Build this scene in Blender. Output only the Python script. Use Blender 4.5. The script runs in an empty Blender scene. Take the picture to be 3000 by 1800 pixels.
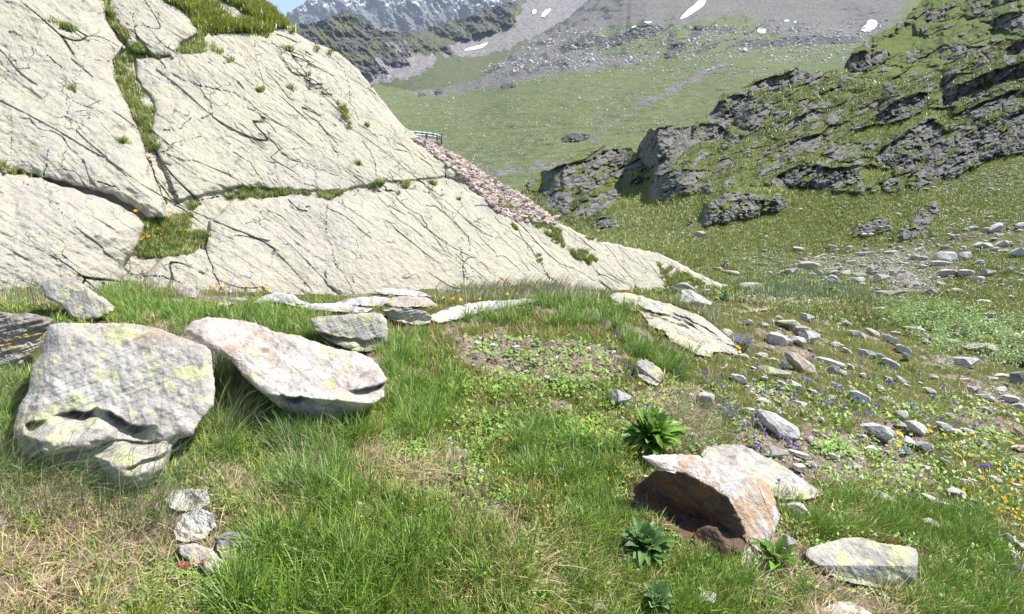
import bpy, bmesh, math, random
import numpy as np
from mathutils import Vector
random.seed(7); RNG = np.random.default_rng(7)
C = bpy.context.scene.collection
R = math.radians
HAZE = 6e-5
# ------------------------------------------------------------ camera, sky, sun, exposure
PITCH = 20.0; F = 1500.0; CX, CY = 1500.0, 900.0          # photo pixels, 3000 x 1800
scn = bpy.context.scene
cd = bpy.data.cameras.new('camera'); cam = bpy.data.objects.new('camera', cd); C.objects.link(cam)
cd.sensor_width = 36; cd.lens = 18.0; cd.clip_start = 0.05; cd.clip_end = 40000
cam.location = (0, 0, 0); cam.rotation_euler = (R(90 - PITCH), 0, 0); scn.camera = cam
SUN = Vector((0.52, 0.20, 0.83)).normalized()
w = bpy.data.worlds.new('World'); scn.world = w; w.use_nodes = True
wn = w.node_tree.nodes; wl = w.node_tree.links
sky = wn.new('ShaderNodeTexSky'); sky.sky_type = 'NISHITA'; sky.sun_disc = False
sky.sun_elevation = math.asin(SUN.z); sky.sun_rotation = math.atan2(SUN.x, SUN.y); sky.altitude = 2300
wn['Background'].inputs[1].default_value = 0.115
wl.new(sky.outputs[0], wn['Background'].inputs[0])
sd = bpy.data.lights.new('sun', 'SUN'); sd.energy = 4.6; sd.angle = R(0.55); sd.color = (1.0, 0.96, 0.90)
so = bpy.data.objects.new('sun', sd); C.objects.link(so); so.rotation_euler = SUN.to_track_quat('Z', 'Y').to_euler()
scn.view_settings.view_transform = 'Standard'; scn.view_settings.look = 'None'
scn.view_settings.gamma = 1; scn.view_settings.exposure = 1.02
scn.render.engine = 'CYCLES'
scn.cycles.max_bounces = 6; scn.cycles.volume_bounces = 0

# ------------------------------------------------------------ noise
def _h(ix, iy, s):
    n = (ix.astype(np.int64) * 374761393 + iy.astype(np.int64) * 668265263 + s * 1442695041) & 0xffffffff
    n = ((n ^ (n >> 13)) * 1274126177) & 0xffffffff
    return ((n ^ (n >> 16)) & 0xffffff) / float(0xffffff)
def vn(x, y, s=0):
    x = np.asarray(x, float); y = np.asarray(y, float)
    ix = np.floor(x); iy = np.floor(y); fx = x - ix; fy = y - iy
    def g(a, b):
        an = _h(ix + a, iy + b, s) * 6.2831853
        return np.cos(an) * (fx - a) + np.sin(an) * (fy - b)
    ux = fx * fx * fx * (fx * (fx * 6 - 15) + 10); uy = fy * fy * fy * (fy * (fy * 6 - 15) + 10)
    a = g(0, 0); b = g(1, 0); c = g(0, 1); d = g(1, 1)
    return 1.5 * (a + ux * (b - a) + uy * (c - a + ux * (a - b - c + d)))
def fbm(x, y, s=0, o=4, gain=0.5):
    r = 0; a = 1
    for k in range(o):
        r = r + a * vn(x, y, s + k * 17); x = x * 2.03 + 5.1; y = y * 2.03 + 1.7; a *= gain
    return r
def ridged(x, y, s=0, o=4, gain=0.5):
    r = 0; a = 1
    for k in range(o):
        r = r + a * (1 - 2 * np.abs(vn(x, y, s + k * 17))); x = x * 2.07 + 5.1; y = y * 2.07 + 1.7; a *= gain
    return r
def worley(x, y, s=0):
    """distance to edge, cell random, vector to the cell centre"""
    ix = np.floor(x); iy = np.floor(y)
    f1 = np.full(x.shape, 9.0); f2 = np.full(x.shape, 9.0); cr = np.zeros(x.shape); vx = np.zeros(x.shape); vy = np.zeros(x.shape)
    for a in (-1, 0, 1):
        for b in (-1, 0, 1):
            jx = ix + a; jy = iy + b
            px = jx + _h(jx, jy, s) - x; py = jy + _h(jx, jy, s + 5) - y
            d = px * px + py * py; m = d < f1
            f2 = np.where(m, f1, np.minimum(f2, d)); cr = np.where(m, _h(jx, jy, s + 9), cr)
            vx = np.where(m, px, vx); vy = np.where(m, py, vy); f1 = np.where(m, d, f1)
    return np.sqrt(f2) - np.sqrt(f1), cr, vx, vy
def ss(a, b, x): t = np.clip((x - a) / (b - a), 0, 1); return t * t * (3 - 2 * t)
def blocks(x, y, s=0, tilt=0.6):
    e, c, vx, vy = worley(x + 0.25 * vn(x * 2, y * 2, s + 31), y + 0.25 * vn(x * 2, y * 2, s + 32), s)
    c2 = (c * 7.13) % 1.0; c3 = (c * 13.7) % 1.0
    return c + tilt * ((c2 - .5) * vx * 2 + (c3 - .5) * vy * 2), e

# ------------------------------------------------------------ pixels of the photograph <-> places
cp, sp = math.cos(R(PITCH)), math.sin(R(PITCH))
def ray(px, py):
    a = (np.asarray(px, float) - CX) / F; b = (CY - np.asarray(py, float)) / F
    y = cp + b * sp; return a / y, (-sp + b * cp) / y          # x and z per unit of forward distance
def P(px, py, Y):
    x, z = ray(px, py); Y = np.asarray(Y, float); return np.stack([x * Y, Y, z * Y], -1)
def proj(p):
    x, y, z = p[..., 0], p[..., 1], p[..., 2]
    d = y * cp - z * sp; u = y * sp + z * cp
    d = np.where(np.abs(d) < 1e-6, 1e-6, d)
    return CX + F * x / d, CY - F * u / d
class TPS:
    def __init__(s, q, v, reg=1e-6):
        q = np.asarray(q, float); n = len(q); s.q = q
        A = np.zeros((n + 3, n + 3)); d = ((q[:, None] - q[None]) ** 2).sum(-1)
        A[:n, :n] = 0.5 * d * np.log(d + 1e-12) + reg * np.eye(n)
        A[:n, n] = 1; A[:n, n + 1:] = q; A[n, :n] = 1; A[n + 1:, :n] = q.T
        s.w = np.linalg.solve(A, np.concatenate([np.asarray(v, float), [0, 0, 0]]))
    def __call__(s, a, b):
        a = np.asarray(a, float); b = np.asarray(b, float); n = len(s.q)
        r = s.w[n] + s.w[n + 1] * a + s.w[n + 2] * b
        for i in range(n):
            d = (a - s.q[i, 0]) ** 2 + (b - s.q[i, 1]) ** 2
            r = r + s.w[i] * 0.5 * d * np.log(d + 1e-12)
        return r
def depth_field(ctrl):
    c = np.array(ctrl, float); t = TPS(c[:, :2] / 500., np.log(c[:, 2]), 1e-4)
    return lambda px, py: np.exp(t(px / 500., py / 500.))
def seg_dist(px, py, poly, closed=False):
    best = np.full(np.shape(px), 1e9); n = len(poly)
    for i in range(n if closed else n - 1):
        (x0, y0), (x1, y1) = poly[i], poly[(i + 1) % n]
        dx, dy = x1 - x0, y1 - y0; L = dx * dx + dy * dy + 1e-9
        t = np.clip(((px - x0) * dx + (py - y0) * dy) / L, 0, 1)
        best = np.minimum(best, (px - x0 - t * dx) ** 2 + (py - y0 - t * dy) ** 2)
    return np.sqrt(best)
def inside(px, py, poly):
    r = np.zeros(np.shape(px), bool); n = len(poly)
    for i in range(n):
        (x0, y0), (x1, y1) = poly[i], poly[(i + 1) % n]
        if y0 == y1: continue
        m = ((y0 > py) != (y1 > py)) & (px < (x1 - x0) * (py - y0) / (y1 - y0) + x0); r ^= m
    return r
def sdist(px, py, poly):
    """signed distance, positive inside; only right near the polygon"""
    xs = [p[0] for p in poly]; ys = [p[1] for p in poly]
    m = (px > min(xs) - 60) & (px < max(xs) + 60) & (py > min(ys) - 60) & (py < max(ys) + 60)
    out = np.full(np.shape(px), -60.0)
    if m.any():
        a, b = px[m], py[m]; d = seg_dist(a, b, poly, True); out[m] = np.where(inside(a, b, poly), d, -d)
    return out
def pmask(px, py, poly, f=12, nz=None):
    d = sdist(px, py, poly)
    if nz is not None: d = d + nz
    return ss(-f, f, d)

# ------------------------------------------------------------ materials
def newmat(name):
    m = bpy.data.materials.new(name); m.use_nodes = True
    for n in list(m.node_tree.nodes):
        if n.type != 'OUTPUT_MATERIAL': m.node_tree.nodes.remove(n)
    return m, m.node_tree
class NT:
    def __init__(s, name):
        s.m, s.t = newmat(name); s.out = [n for n in s.t.nodes if n.type == 'OUTPUT_MATERIAL'][0]
        s.geo = s.t.nodes.new('ShaderNodeNewGeometry'); s.pos = s.geo.outputs['Position']
    def n(s, ty, **k):
        x = s.t.nodes.new(ty)
        for a, b in k.items(): setattr(x, a, b)
        return x
    def l(s, a, b): s.t.links.new(a, b)
    def scaled(s, v, src=None, rot=(0, 0, 0)):
        m = s.n('ShaderNodeMapping'); m.inputs['Scale'].default_value = v; m.inputs['Rotation'].default_value = rot
        s.l(src or s.pos, m.inputs[0]); return m.outputs[0]
    def noise(s, scale, detail=4, rough=.55, vec=None, dist=0):
        x = s.n('ShaderNodeTexNoise'); x.inputs['Scale'].default_value = scale; x.inputs['Detail'].default_value = detail
        x.inputs['Roughness'].default_value = rough; x.inputs['Distortion'].default_value = dist
        s.l(vec or s.pos, x.inputs['Vector']); return x.outputs['Fac']
    def voro(s, scale, feat='F1', vec=None, out='Distance'):
        x = s.n('ShaderNodeTexVoronoi'); x.feature = feat; x.inputs['Scale'].default_value = scale
        s.l(vec or s.pos, x.inputs['Vector']); return x.outputs[out]
    def ramp(s, src, stops):
        r = s.n('ShaderNodeValToRGB'); e = r.color_ramp.elements
        while len(e) < len(stops): e.new(0.5)
        for i, (p, c) in enumerate(stops):
            e[i].position = p; e[i].color = (c, c, c, 1) if np.isscalar(c) else (*c, 1)
        s.l(src, r.inputs[0]); return r.outputs[0]
    def mix(s, f, a, b, mode='MIX'):
        x = s.n('ShaderNodeMix', data_type='RGBA', blend_type=mode)
        for sock, v in ((x.inputs[0], f), (x.inputs[6], a), (x.inputs[7], b)):
            if isinstance(v, bpy.types.NodeSocket): s.l(v, sock)
            elif np.isscalar(v): sock.default_value = v if sock == x.inputs[0] else (v, v, v, 1)
            else: sock.default_value = (*v, 1)
        return x.outputs[2]
    def math(s, op, a, b=0.0):
        x = s.n('ShaderNodeMath', operation=op)
        for i, v in ((0, a), (1, b)):
            if isinstance(v, bpy.types.NodeSocket): s.l(v, x.inputs[i])
            else: x.inputs[i].default_value = v
        return x.outputs[0]
    def attr(s, name, col=False):
        a = s.n('ShaderNodeAttribute'); a.attribute_name = name; return a.outputs['Color' if col else 'Fac']
    def bump(s, h, dist, strength=1.0, nrm=None):
        b = s.n('ShaderNodeBump'); b.inputs['Strength'].default_value = strength; b.inputs['Distance'].default_value = dist
        s.l(h, b.inputs['Height'])
        if nrm: s.l(nrm, b.inputs['Normal'])
        return b.outputs[0]
    def upn(s, k=.75):
        a = s.n('ShaderNodeVectorMath', operation='SCALE'); s.l(s.geo.outputs['Normal'], a.inputs[0]); a.inputs['Scale'].default_value = 1 - k
        b = s.n('ShaderNodeVectorMath', operation='ADD'); s.l(a.outputs[0], b.inputs[0]); b.inputs[1].default_value = (0, 0, k)
        c = s.n('ShaderNodeVectorMath', operation='NORMALIZE'); s.l(b.outputs[0], c.inputs[0]); return c.outputs[0]
    def done(s, col, rough=.9, nrm=None, transl=0, spec=.2):
        p = s.n('ShaderNodeBsdfPrincipled'); p.inputs['Roughness'].default_value = rough
        p.inputs['Specular IOR Level'].default_value = spec
        if isinstance(col, bpy.types.NodeSocket): s.l(col, p.inputs['Base Color'])
        else: p.inputs['Base Color'].default_value = (*col, 1)
        if nrm: s.l(nrm, p.inputs['Normal'])
        o = p.outputs[0]
        if transl:
            t = s.n('ShaderNodeBsdfTranslucent')
            if isinstance(col, bpy.types.NodeSocket): s.l(col, t.inputs[0])
            else: t.inputs[0].default_value = (*col, 1)
            x = s.n('ShaderNodeMixShader'); x.inputs[0].default_value = transl; s.l(o, x.inputs[1]); s.l(t.outputs[0], x.inputs[2]); o = x.outputs[0]
        s.l(o, s.out.inputs[0]); return s.m

def mat_terrain(name, k, *a_, ed=1.3, **k_):
    return _terrain(name, k, ed, *a_, **k_)
def _terrain(name, k, ed, gA, gB, gC, rA, rB, sA, sB, stone=0.0, bumpd=1.0):
    """k: metres of the typical detail; attributes rock and scree choose the ground"""
    t = NT(name)
    n1 = t.noise(0.12 / k, 5); n2 = t.noise(0.9 / k, 6, .65); n3 = t.noise(5 / k, 4, .7)
    g = t.mix(t.ramp(n1, [(.35, 0), (.65, 1)]), gA, gB)
    g = t.mix(t.ramp(n2, [(.45, 0), (.62, 1)]), g, gC)
    g = t.mix(t.ramp(n3, [(.35, .0), (.75, .55)]), g, tuple(v * 1.7 for v in gB))
    g = t.mix(t.ramp(n3, [(.25, .6), (.42, 0)]), g, tuple(v * .35 for v in gA))
    r = t.mix(t.ramp(n2, [(.35, 0), (.65, 1)]), rA, rB)
    cr = t.voro(0.32 / k, 'DISTANCE_TO_EDGE', vec=t.scaled((1, 1, .6)))
    cr = t.ramp(t.math('ADD', cr, t.math('MULTIPLY', t.math('SUBTRACT', n2, .5), .25)), [(0.0, .35), (.06, 1)])
    r = t.mix(1.0, r, cr, 'MULTIPLY')
    r = t.mix(t.ramp(n3, [(.55, 0), (.8, .5)]), r, tuple(v * 1.5 for v in rB))
    s = t.mix(t.ramp(n3, [(.38, 0), (.62, 1)]), sA, sB)
    vs = t.voro(2.6 / k, out='Color'); s = t.mix(.6, s, t.mix(1.0, s, t.mix(t.math('MULTIPLY', t.n('ShaderNodeSeparateColor').outputs[0], 0), (1, 1, 1), (1, 1, 1)), 'MULTIPLY'))
    sc = t.n('ShaderNodeSeparateColor'); t.l(vs, sc.inputs[0]); s = t.mix(1.0, s, t.ramp(sc.outputs[0], [(0, .45), (1, 1.0)]), 'MULTIPLY')
    edge = t.math('MULTIPLY', t.math('SUBTRACT', n2, .5), ed)
    fr = t.ramp(t.math('ADD', t.attr('rock'), edge), [(.42, 0), (.58, 1)])
    fs = t.ramp(t.math('ADD', t.attr('scree'), edge), [(.42, 0), (.58, 1)])
    c = t.mix(fs, g, s)
    if stone:
        vd = t.voro(stone / k); sel = t.ramp(t.math('ADD', vd, t.math('MULTIPLY', t.math('SUBTRACT', n1, .5), .5)), [(.13, 1), (.20, 0)])
        c = t.mix(t.math('MULTIPLY', sel, .85), c, sB)
    c = t.mix(fr, c, r)
    h = t.math('ADD', t.math('MULTIPLY', n2, 1.0), t.math('MULTIPLY', n3, .45))
    h = t.math('ADD', h, t.math('MULTIPLY', t.math('MULTIPLY', cr, fr), .5))
    return t.done(c, .95, t.bump(h, 0.55 * k * bumpd, .9), spec=.1)

def mat_rock(name, base, alt, lichen, lam=.5, stain=None, stam=.0, dark=.35, k=1.0, lsize=1.0, crack=False, ripple=0):
    t = NT(name); tc = t.n('ShaderNodeTexCoord')
    oi = t.n('ShaderNodeObjectInfo')
    vec = t.n('ShaderNodeVectorMath', operation='ADD'); t.l(t.pos, vec.inputs[0])
    v = vec.outputs[0]
    n1 = t.noise(3 / k, 5, .6, v); n2 = t.noise(16 / k, 6, .7, v); n3 = t.noise(90 / k, 4, .7, v); nl = t.noise(5.5 / (k * lsize), 8, .68, v, .4)
    c = t.mix(t.ramp(n1, [(.38, 0), (.62, 1)]), base, alt)
    c = t.mix(t.ramp(n2, [(.3, .75), (.5, 0)]), c, tuple(x * .45 for x in base))
    c = t.mix(t.ramp(n2, [(.55, 0), (.78, .7)]), c, tuple(min(.8, x * 1.45) for x in alt))
    c = t.mix(t.ramp(t.noise(6 / k, 7, .7, v, .6), [(.60, 0), (.66, .55)]), c, tuple(x * .38 for x in base))
    if stain: c = t.mix(t.ramp(t.noise(4 / k, 6, .65, v, .8), [(.60 - .2 * stam, 0), (.68 - .2 * stam, .85)]), c, stain)
    vs1 = t.n('ShaderNodeTexVoronoi'); vs1.inputs['Scale'].default_value = 13 / k; vw = t.n('ShaderNodeVectorMath', operation='ADD'); nn = t.n('ShaderNodeTexNoise'); nn.inputs['Scale'].default_value = 30 / k; t.l(v, nn.inputs['Vector'])
    sv = t.n('ShaderNodeVectorMath', operation='SCALE'); t.l(nn.outputs['Color'], sv.inputs[0]); sv.inputs['Scale'].default_value = .05 * k; t.l(v, vw.inputs[0]); t.l(sv.outputs[0], vw.inputs[1]); t.l(vw.outputs[0], vs1.inputs['Vector'])
    sp_ = t.n('ShaderNodeSeparateColor'); t.l(vs1.outputs['Color'], sp_.inputs[0]); rad_ = t.math('MULTIPLY', sp_.outputs[0], .42); spot = t.ramp(t.math('SUBTRACT', rad_, vs1.outputs['Distance']), [(.0, 0), (.04, 1)])
    dk = t.ramp(sp_.outputs[1], [(.70, 0), (.72, 1)]); yl_ = t.ramp(sp_.outputs[2], [(.80 - .2 * lam, 0), (.82 - .2 * lam, 1)])
    c = t.mix(t.math('MULTIPLY', t.math('MULTIPLY', spot, dk), .55), c, (.10, .095, .09))
    if lam > 0: c = t.mix(t.math('MULTIPLY', t.math('MULTIPLY', spot, yl_), .85), c, lichen)
    if lam > 0:
        c = t.mix(t.ramp(nl, [(.66 - .24 * lam, 0), (.70 - .22 * lam, .9)]), c, lichen)
    c = t.mix(t.ramp(t.noise(26 / k, 4, .8, v), [(.66, 0), (.72, dark)]), c, (.05, .05, .045))
    c = t.mix(t.ramp(n3, [(.3, .5), (.5, 0)]), c, tuple(x * .3 for x in base))
    if crack: c = t.mix(t.attr('crack'), c, (.028, .026, .02))
    h = t.math('ADD', t.math('ADD', t.math('MULTIPLY', n1, 1.8), t.math('MULTIPLY', n2, .55)), t.math('MULTIPLY', n3, .12))
    return t.done(c, .92, t.bump(h, .028 * k, .9), spec=.15)

M = {}
LICH = (.52, .51, .27)
M['slab'] = None
M['grey'] = mat_rock('lichened_grey_rock', (.35, .32, .28), (.48, .45, .405), LICH, .5, (.36, .27, .19), .1, lsize=.6, dark=.6)
M['pale'] = mat_rock('pale_stone', (.47, .44, .40), (.63, .60, .55), LICH, .12)
M['pink'] = mat_rock('pinkish_stone', (.42, .36, .31), (.52, .47, .42), LICH, .3, (.44, .30, .21), .15, lsize=.5)
M['rust'] = mat_rock('rusty_rock', (.50, .46, .42), (.60, .57, .53), (.50, .31, .14), .3, (.45, .29, .17), .62, k=1.2)
M['brown'] = mat_rock('brown_rock', (.10, .066, .045), (.15, .10, .07), LICH, 0, (.19, .10, .05), .3)  # own brown, darkened further to deepen the shade under the rusty rock
M['yellow'] = mat_rock('yellow_lichen_rock', (.35, .325, .28), (.46, .435, .38), LICH, .6, lsize=.7, dark=.6)
M['dark'] = mat_rock('dark_layered_rock', (.22, .19, .15), (.42, .38, .32), (.50, .34, .08), .25)
M['wet'] = mat_rock('shaded_grey_stone', (.28, .27, .255), (.43, .42, .40), LICH, .15)  # darker stone: shade painted in on dark-sided ones, plain grey elsewhere

# ------------------------------------------------------------ mesh helpers
def mesh_np(name, verts, faces, mat, parent=None, smooth=True, attrs=None, cols=None):
    """faces: int array (n,3) or (n,4)"""
    me = bpy.data.meshes.new(name); verts = np.asarray(verts, np.float32); faces = np.asarray(faces, np.int32)
    me.vertices.add(len(verts)); me.vertices.foreach_set('co', verts.ravel())
    k = faces.shape[1]; me.loops.add(faces.size); me.loops.foreach_set('vertex_index', faces.ravel())
    me.polygons.add(len(faces)); me.polygons.foreach_set('loop_start', np.arange(0, faces.size, k, dtype=np.int32))
    me.polygons.foreach_set('loop_total', np.full(len(faces), k, np.int32))
    me.polygons.foreach_set('use_smooth', np.full(len(faces), smooth))
    me.update(calc_edges=True)
    for a, v in (attrs or {}).items():
        at = me.attributes.new(a, 'FLOAT', 'POINT'); at.data.foreach_set('value', np.asarray(v, np.float32).ravel())
    if cols is not None:
        at = me.attributes.new('col', 'FLOAT_COLOR', 'POINT')
        c4 = np.ones((len(verts), 4), np.float32); c4[:, :3] = cols; at.data.foreach_set('color', c4.ravel())
    if mat: me.materials.append(mat)
    o = bpy.data.objects.new(name, me); C.objects.link(o)
    if parent: o.parent = parent
    return o
def tag(o, label=None, cat=None, group=None, kind=None):
    if label: o['label'] = label
    if cat: o['category'] = cat
    if group: o['group'] = group
    if kind: o['kind'] = kind
    return o
def empty(name, loc, rz=0):
    o = bpy.data.objects.new(name, None); C.objects.link(o); o.location = loc; o.rotation_euler = (0, 0, rz); o.empty_display_size = .1; return o
def grid_faces(nr, nc):
    i = np.arange(nr - 1)[:, None] * nc + np.arange(nc - 1)[None]
    return np.stack([i, i + 1, i + nc + 1, i + nc], -1).reshape(-1, 4)
def grid_normals(V):
    a = np.gradient(V, axis=1); b = np.gradient(V, axis=0); n = np.cross(a, b)
    return n / (np.linalg.norm(n, axis=-1, keepdims=True) + 1e-12)
def curve(pts):
    xs = np.array([p[0] for p in pts], float); ys = np.array([p[1] for p in pts], float)
    return lambda x: np.interp(x, xs, ys)

class Sheet:
    """a piece of land: columns run up from a lower to an upper line, every point at its own distance; it goes over the top and down behind"""
    def __init__(s, x0, x1, nc, nr, yb, yt, dfun, back=1.0, jag=0, jseed=3, jfreq=.03):
        s.xs = np.linspace(x0, x1, nc); s.v = np.linspace(0, 1, nr); s.yb = yb(s.xs); s.yt = yt(s.xs)
        if jag: s.yt = s.yt + jag * (fbm(s.xs * jfreq, s.xs * 0, jseed, 5, .6))
        s.PX = np.repeat(s.xs[None], nr, 0); s.PY = s.yb[None] + (s.yt - s.yb)[None] * s.v[:, None]
        s.D = dfun(s.PX, s.PY); s.back = back; s.nr = nr; s.nc = nc; s.attrs = {}
    def verts(s):
        V = P(s.PX, s.PY, s.D); s.V = V; return V
    def build(s, name, mat, nb=10):
        V = s.verts(); top = V[-1]; rows = [V]
        d = top / np.linalg.norm(top, axis=-1, keepdims=True)
        for k in range(1, nb + 1):
            q = s.back * top[:, 1:2] * 0.04 * k ** 1.4
            rows.append((top + d * q + np.array([0, 0, -1.]) * q * (0.15 + .08 * k))[None])
        W = np.concatenate(rows, 0); n = W.shape[0]
        at = {a: np.concatenate([v, np.repeat(v[-1:], nb, 0)], 0) for a, v in s.attrs.items()}
        o = mesh_np(name, W.reshape(-1, 3), grid_faces(n, s.nc), mat, attrs=at); return o
    def at(s, px, py):
        """distance at pixels, by interpolation"""
        px = np.asarray(px, float); py = np.asarray(py, float)
        fx = np.clip((px - s.xs[0]) / (s.xs[-1] - s.xs[0]) * (s.nc - 1), 0, s.nc - 1.001)
        yb = np.interp(px, s.xs, s.yb); yt = np.interp(px, s.xs, s.yt)
        v = (py - yb) / (yt - yb - 1e-9); ok = (v >= 0) & (v <= 1) & (px >= s.xs[0]) & (px <= s.xs[-1])
        fv = np.clip(v * (s.nr - 1), 0, s.nr - 1.001)
        i = fx.astype(int); j = fv.astype(int); a = fx - i; b = fv - j
        D = s.D; r = (D[j, i] * (1 - a) + D[j, i + 1] * a) * (1 - b) + (D[j + 1, i] * (1 - a) + D[j + 1, i + 1] * a) * b
        return r, ok
    def attr_at(s, name, px, py):
        px = np.asarray(px, float); py = np.asarray(py, float)
        i = np.clip(((px - s.xs[0]) / (s.xs[-1] - s.xs[0]) * (s.nc - 1)).round().astype(int), 0, s.nc - 1)
        yb = s.yb[i]; yt = s.yt[i]; j = np.clip(((py - yb) / (yt - yb - 1e-9) * (s.nr - 1)).round().astype(int), 0, s.nr - 1)
        return s.attrs[name][j, i]

# ------------------------------------------------------------ 1. near ground: a height field round the camera
GC = [(-500,1800,.95),(0,1800,1.05),(750,1800,1.12),(1500,1800,1.22),(2250,1800,1.42),(3000,1800,1.7),(3600,1800,1.9),
 (0,2400,.62),(1500,2400,.7),(3000,2400,.85),(0,1500,1.4),(750,1500,1.55),(1500,1500,1.72),(2250,1500,2.05),(3000,1500,2.6),
 (0,1200,1.9),(750,1200,2.3),(1500,1200,2.55),(2250,1200,3.3),(3000,1200,4.9),(0,1050,2.4),(600,1050,2.9),(1500,1050,3.25),(2250,1050,4.5),(2700,1050,6.6),(3000,1080,7.6),
 (0,930,3.4),(600,930,3.8),(1100,935,4.1),(1500,900,4.4),(1800,888,4.9),(2000,925,5.5),(2250,930,7.0),(-500,1000,2.6),(-500,1400,1.5),
 (-400,840,4.6),(0,842,5.2),(500,858,6.3),(1000,868,7.5),(1300,868,8.7),(1500,864,9.7),(1900,852,12.4),(2130,846,14.6),
 (2300,872,11.2),(2500,872,13),(2500,950,8.8),(2700,950,10.5),(3000,950,12.5),(2700,872,15),(3000,870,16.5),(2300,820,18),(2700,800,22),(3000,800,20),
 (2100,778,31),(2400,772,31),(2700,740,30),(3000,720,28),(1900,742,36),(2100,742,37),(2400,735,40),(2700,690,38),(3000,650,35),
 (3600,900,15),(3600,700,27),(3600,1200,4.8),(2100,600,48),(2400,600,50),(2700,560,51),(3000,500,46),(1900,650,50),(1700,690,55),
 (600,862,22),(1000,868,30),(0,850,22),(1400,800,45)]
_g = np.array(GC, float); _p = P(_g[:, 0], _g[:, 1], _g[:, 2]); _r = np.hypot(_p[:, 0], _p[:, 1]); _t = np.arctan2(_p[:, 0], _p[:, 1])
gtps = TPS(np.stack([_t * 1.6, np.log(_r)], -1), _p[:, 2] / _r, 2e-3)
TN, RN = 1150, 860
TH = np.linspace(R(-66), R(66), TN); LR = np.linspace(math.log(.35), math.log(75), RN)
th, lr = np.meshgrid(TH, LR); rr = np.exp(lr); gx = rr * np.sin(th); gy = rr * np.cos(th)
gz = gtps(th * 1.6, lr) * rr
amp = np.clip(rr * .02, .015, .30)
gz += np.clip(rr * .006, .02, .07) * fbm(gx * 1.1, gy * 1.1, 11, 3) + np.clip(rr * .008, .02, .22) * fbm(gx * .35, gy * .35, 13, 3)
gz += .022 * fbm(gx * 6, gy * 6, 12, 4, .55)
gpx, gpy = proj(np.stack([gx, gy, gz], -1))
SOIL = [[(1330,985),(1480,975),(1620,1000),(1740,1010),(1850,1090),(1700,1120),(1500,1110),(1350,1060)],
        [(1850,1140),(2030,1130),(2120,1200),(2100,1320),(2000,1330),(1930,1220),(1820,1180)],
        [(-200,1440),(250,1400),(520,1400),(760,1460),(700,1560),(650,1800),(-200,1900)],
        [(1020,1290),(1250,1280),(1280,1420),(1080,1440),(1020,1380)],
        [(2150,1270),(2500,1270),(2560,1400),(2300,1420),(2150,1350)],
        [(2420,1660),(2200,1640),(2150,1720),(2300,1800),(2700,1820),(2600,1740)],
        [(600,1350),(700,1360),(900,1500),(860,1580),(720,1480)],
        [(2180,1130),(2320,1150),(2360,1200),(2230,1180)],[(2500,1260),(2600,1260),(2760,1420),(2660,1420)]]
soil = np.zeros_like(gz); nzs = 26 * fbm(gx * 5, gy * 5, 21, 4)
for q in SOIL: soil = np.maximum(soil, pmask(gpx, gpy, q, 26, nzs))
GRAV = [[(2250,775),(2400,748),(2560,735),(2700,722),(2830,745),(2800,800),(2740,850),(2600,835),(2400,805)],
        [(2130,868),(2280,862),(2450,876),(2400,892),(2240,888),(2140,880)],[(2540,760),(2640,740),(2700,800),(2700,860),(2600,860)],
        [(2820,1110),(2960,1130),(3060,1200),(2960,1190),(2850,1150)],[(2700,1050),(2900,1040),(2960,1060),(2750,1085)]]
soil = np.maximum(soil, .85 * ss(.22, .5, fbm(gx * 1.5, gy * 1.5, 23, 4)) * ss(12, 7, rr))
grav = np.zeros_like(gz); nzs2 = 22 * fbm(gx * 1.1, gy * 1.1, 22, 4)
for q in GRAV: grav = np.maximum(grav, pmask(gpx, gpy, q, 16, nzs2))
grav *= .44
gz += soil * .02 * fbm(gx * 22, gy * 22, 14, 3) + grav * .02 * blocks(gx * 2.2, gy * 2.2, 15)[0]
H1B = curve([(1400,735),(1880,735),(2400,728),(2750,690),(3050,640),(3500,600)])
far = (rr > 22) * ss(0, 14, H1B(gpx) - 6 - gpy)
gzm = gz - far * .09 * rr - ss(0, 60, H1B(gpx) - gpy) * (rr > 22) * .12 * rr
def gh(x, y):
    t = (np.arctan2(x, y) - TH[0]) / (TH[-1] - TH[0]) * (TN - 1); l = (np.log(np.hypot(x, y) + 1e-9) - LR[0]) / (LR[-1] - LR[0]) * (RN - 1)
    t = np.clip(t, 0, TN - 1.001); l = np.clip(l, 0, RN - 1.001); i = t.astype(int); j = l.astype(int); a = t - i; b = l - j
    return (gz[j, i] * (1 - a) + gz[j, i + 1] * a) * (1 - b) + (gz[j + 1, i] * (1 - a) + gz[j + 1, i + 1] * a) * b
_Y = np.exp(np.linspace(math.log(.5), math.log(70), 200))
def ghit(px, py):
    """forward distance at which the line of sight meets the near ground (nan if none)"""
    px = np.atleast_1d(np.asarray(px, float)); py = np.atleast_1d(np.asarray(py, float)); kx, kz = ray(px, py)
    lo = np.full(px.shape, np.nan); hi = np.full(px.shape, np.nan); done = np.zeros(px.shape, bool)
    for a, b in zip(_Y[:-1], _Y[1:]):
        d = (~done) & (kz * b < gh(kx * b, np.full(px.shape, b))); lo[d] = a; hi[d] = b; done |= d
        if done.all(): break
    for _ in range(12):
        m = .5 * (lo + hi); u = kz * m < gh(kx * np.nan_to_num(m, nan=1.), np.nan_to_num(m, nan=1.)); hi = np.where(u, m, hi); lo = np.where(u, lo, m)
    return hi
def gattr(A, x, y):
    t = np.clip(((np.arctan2(x, y) - TH[0]) / (TH[-1] - TH[0]) * (TN - 1)).round().astype(int), 0, TN - 1)
    l = np.clip(((np.log(np.hypot(x, y)) - LR[0]) / (LR[-1] - LR[0]) * (RN - 1)).round().astype(int), 0, RN - 1); return A[l, t]
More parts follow.
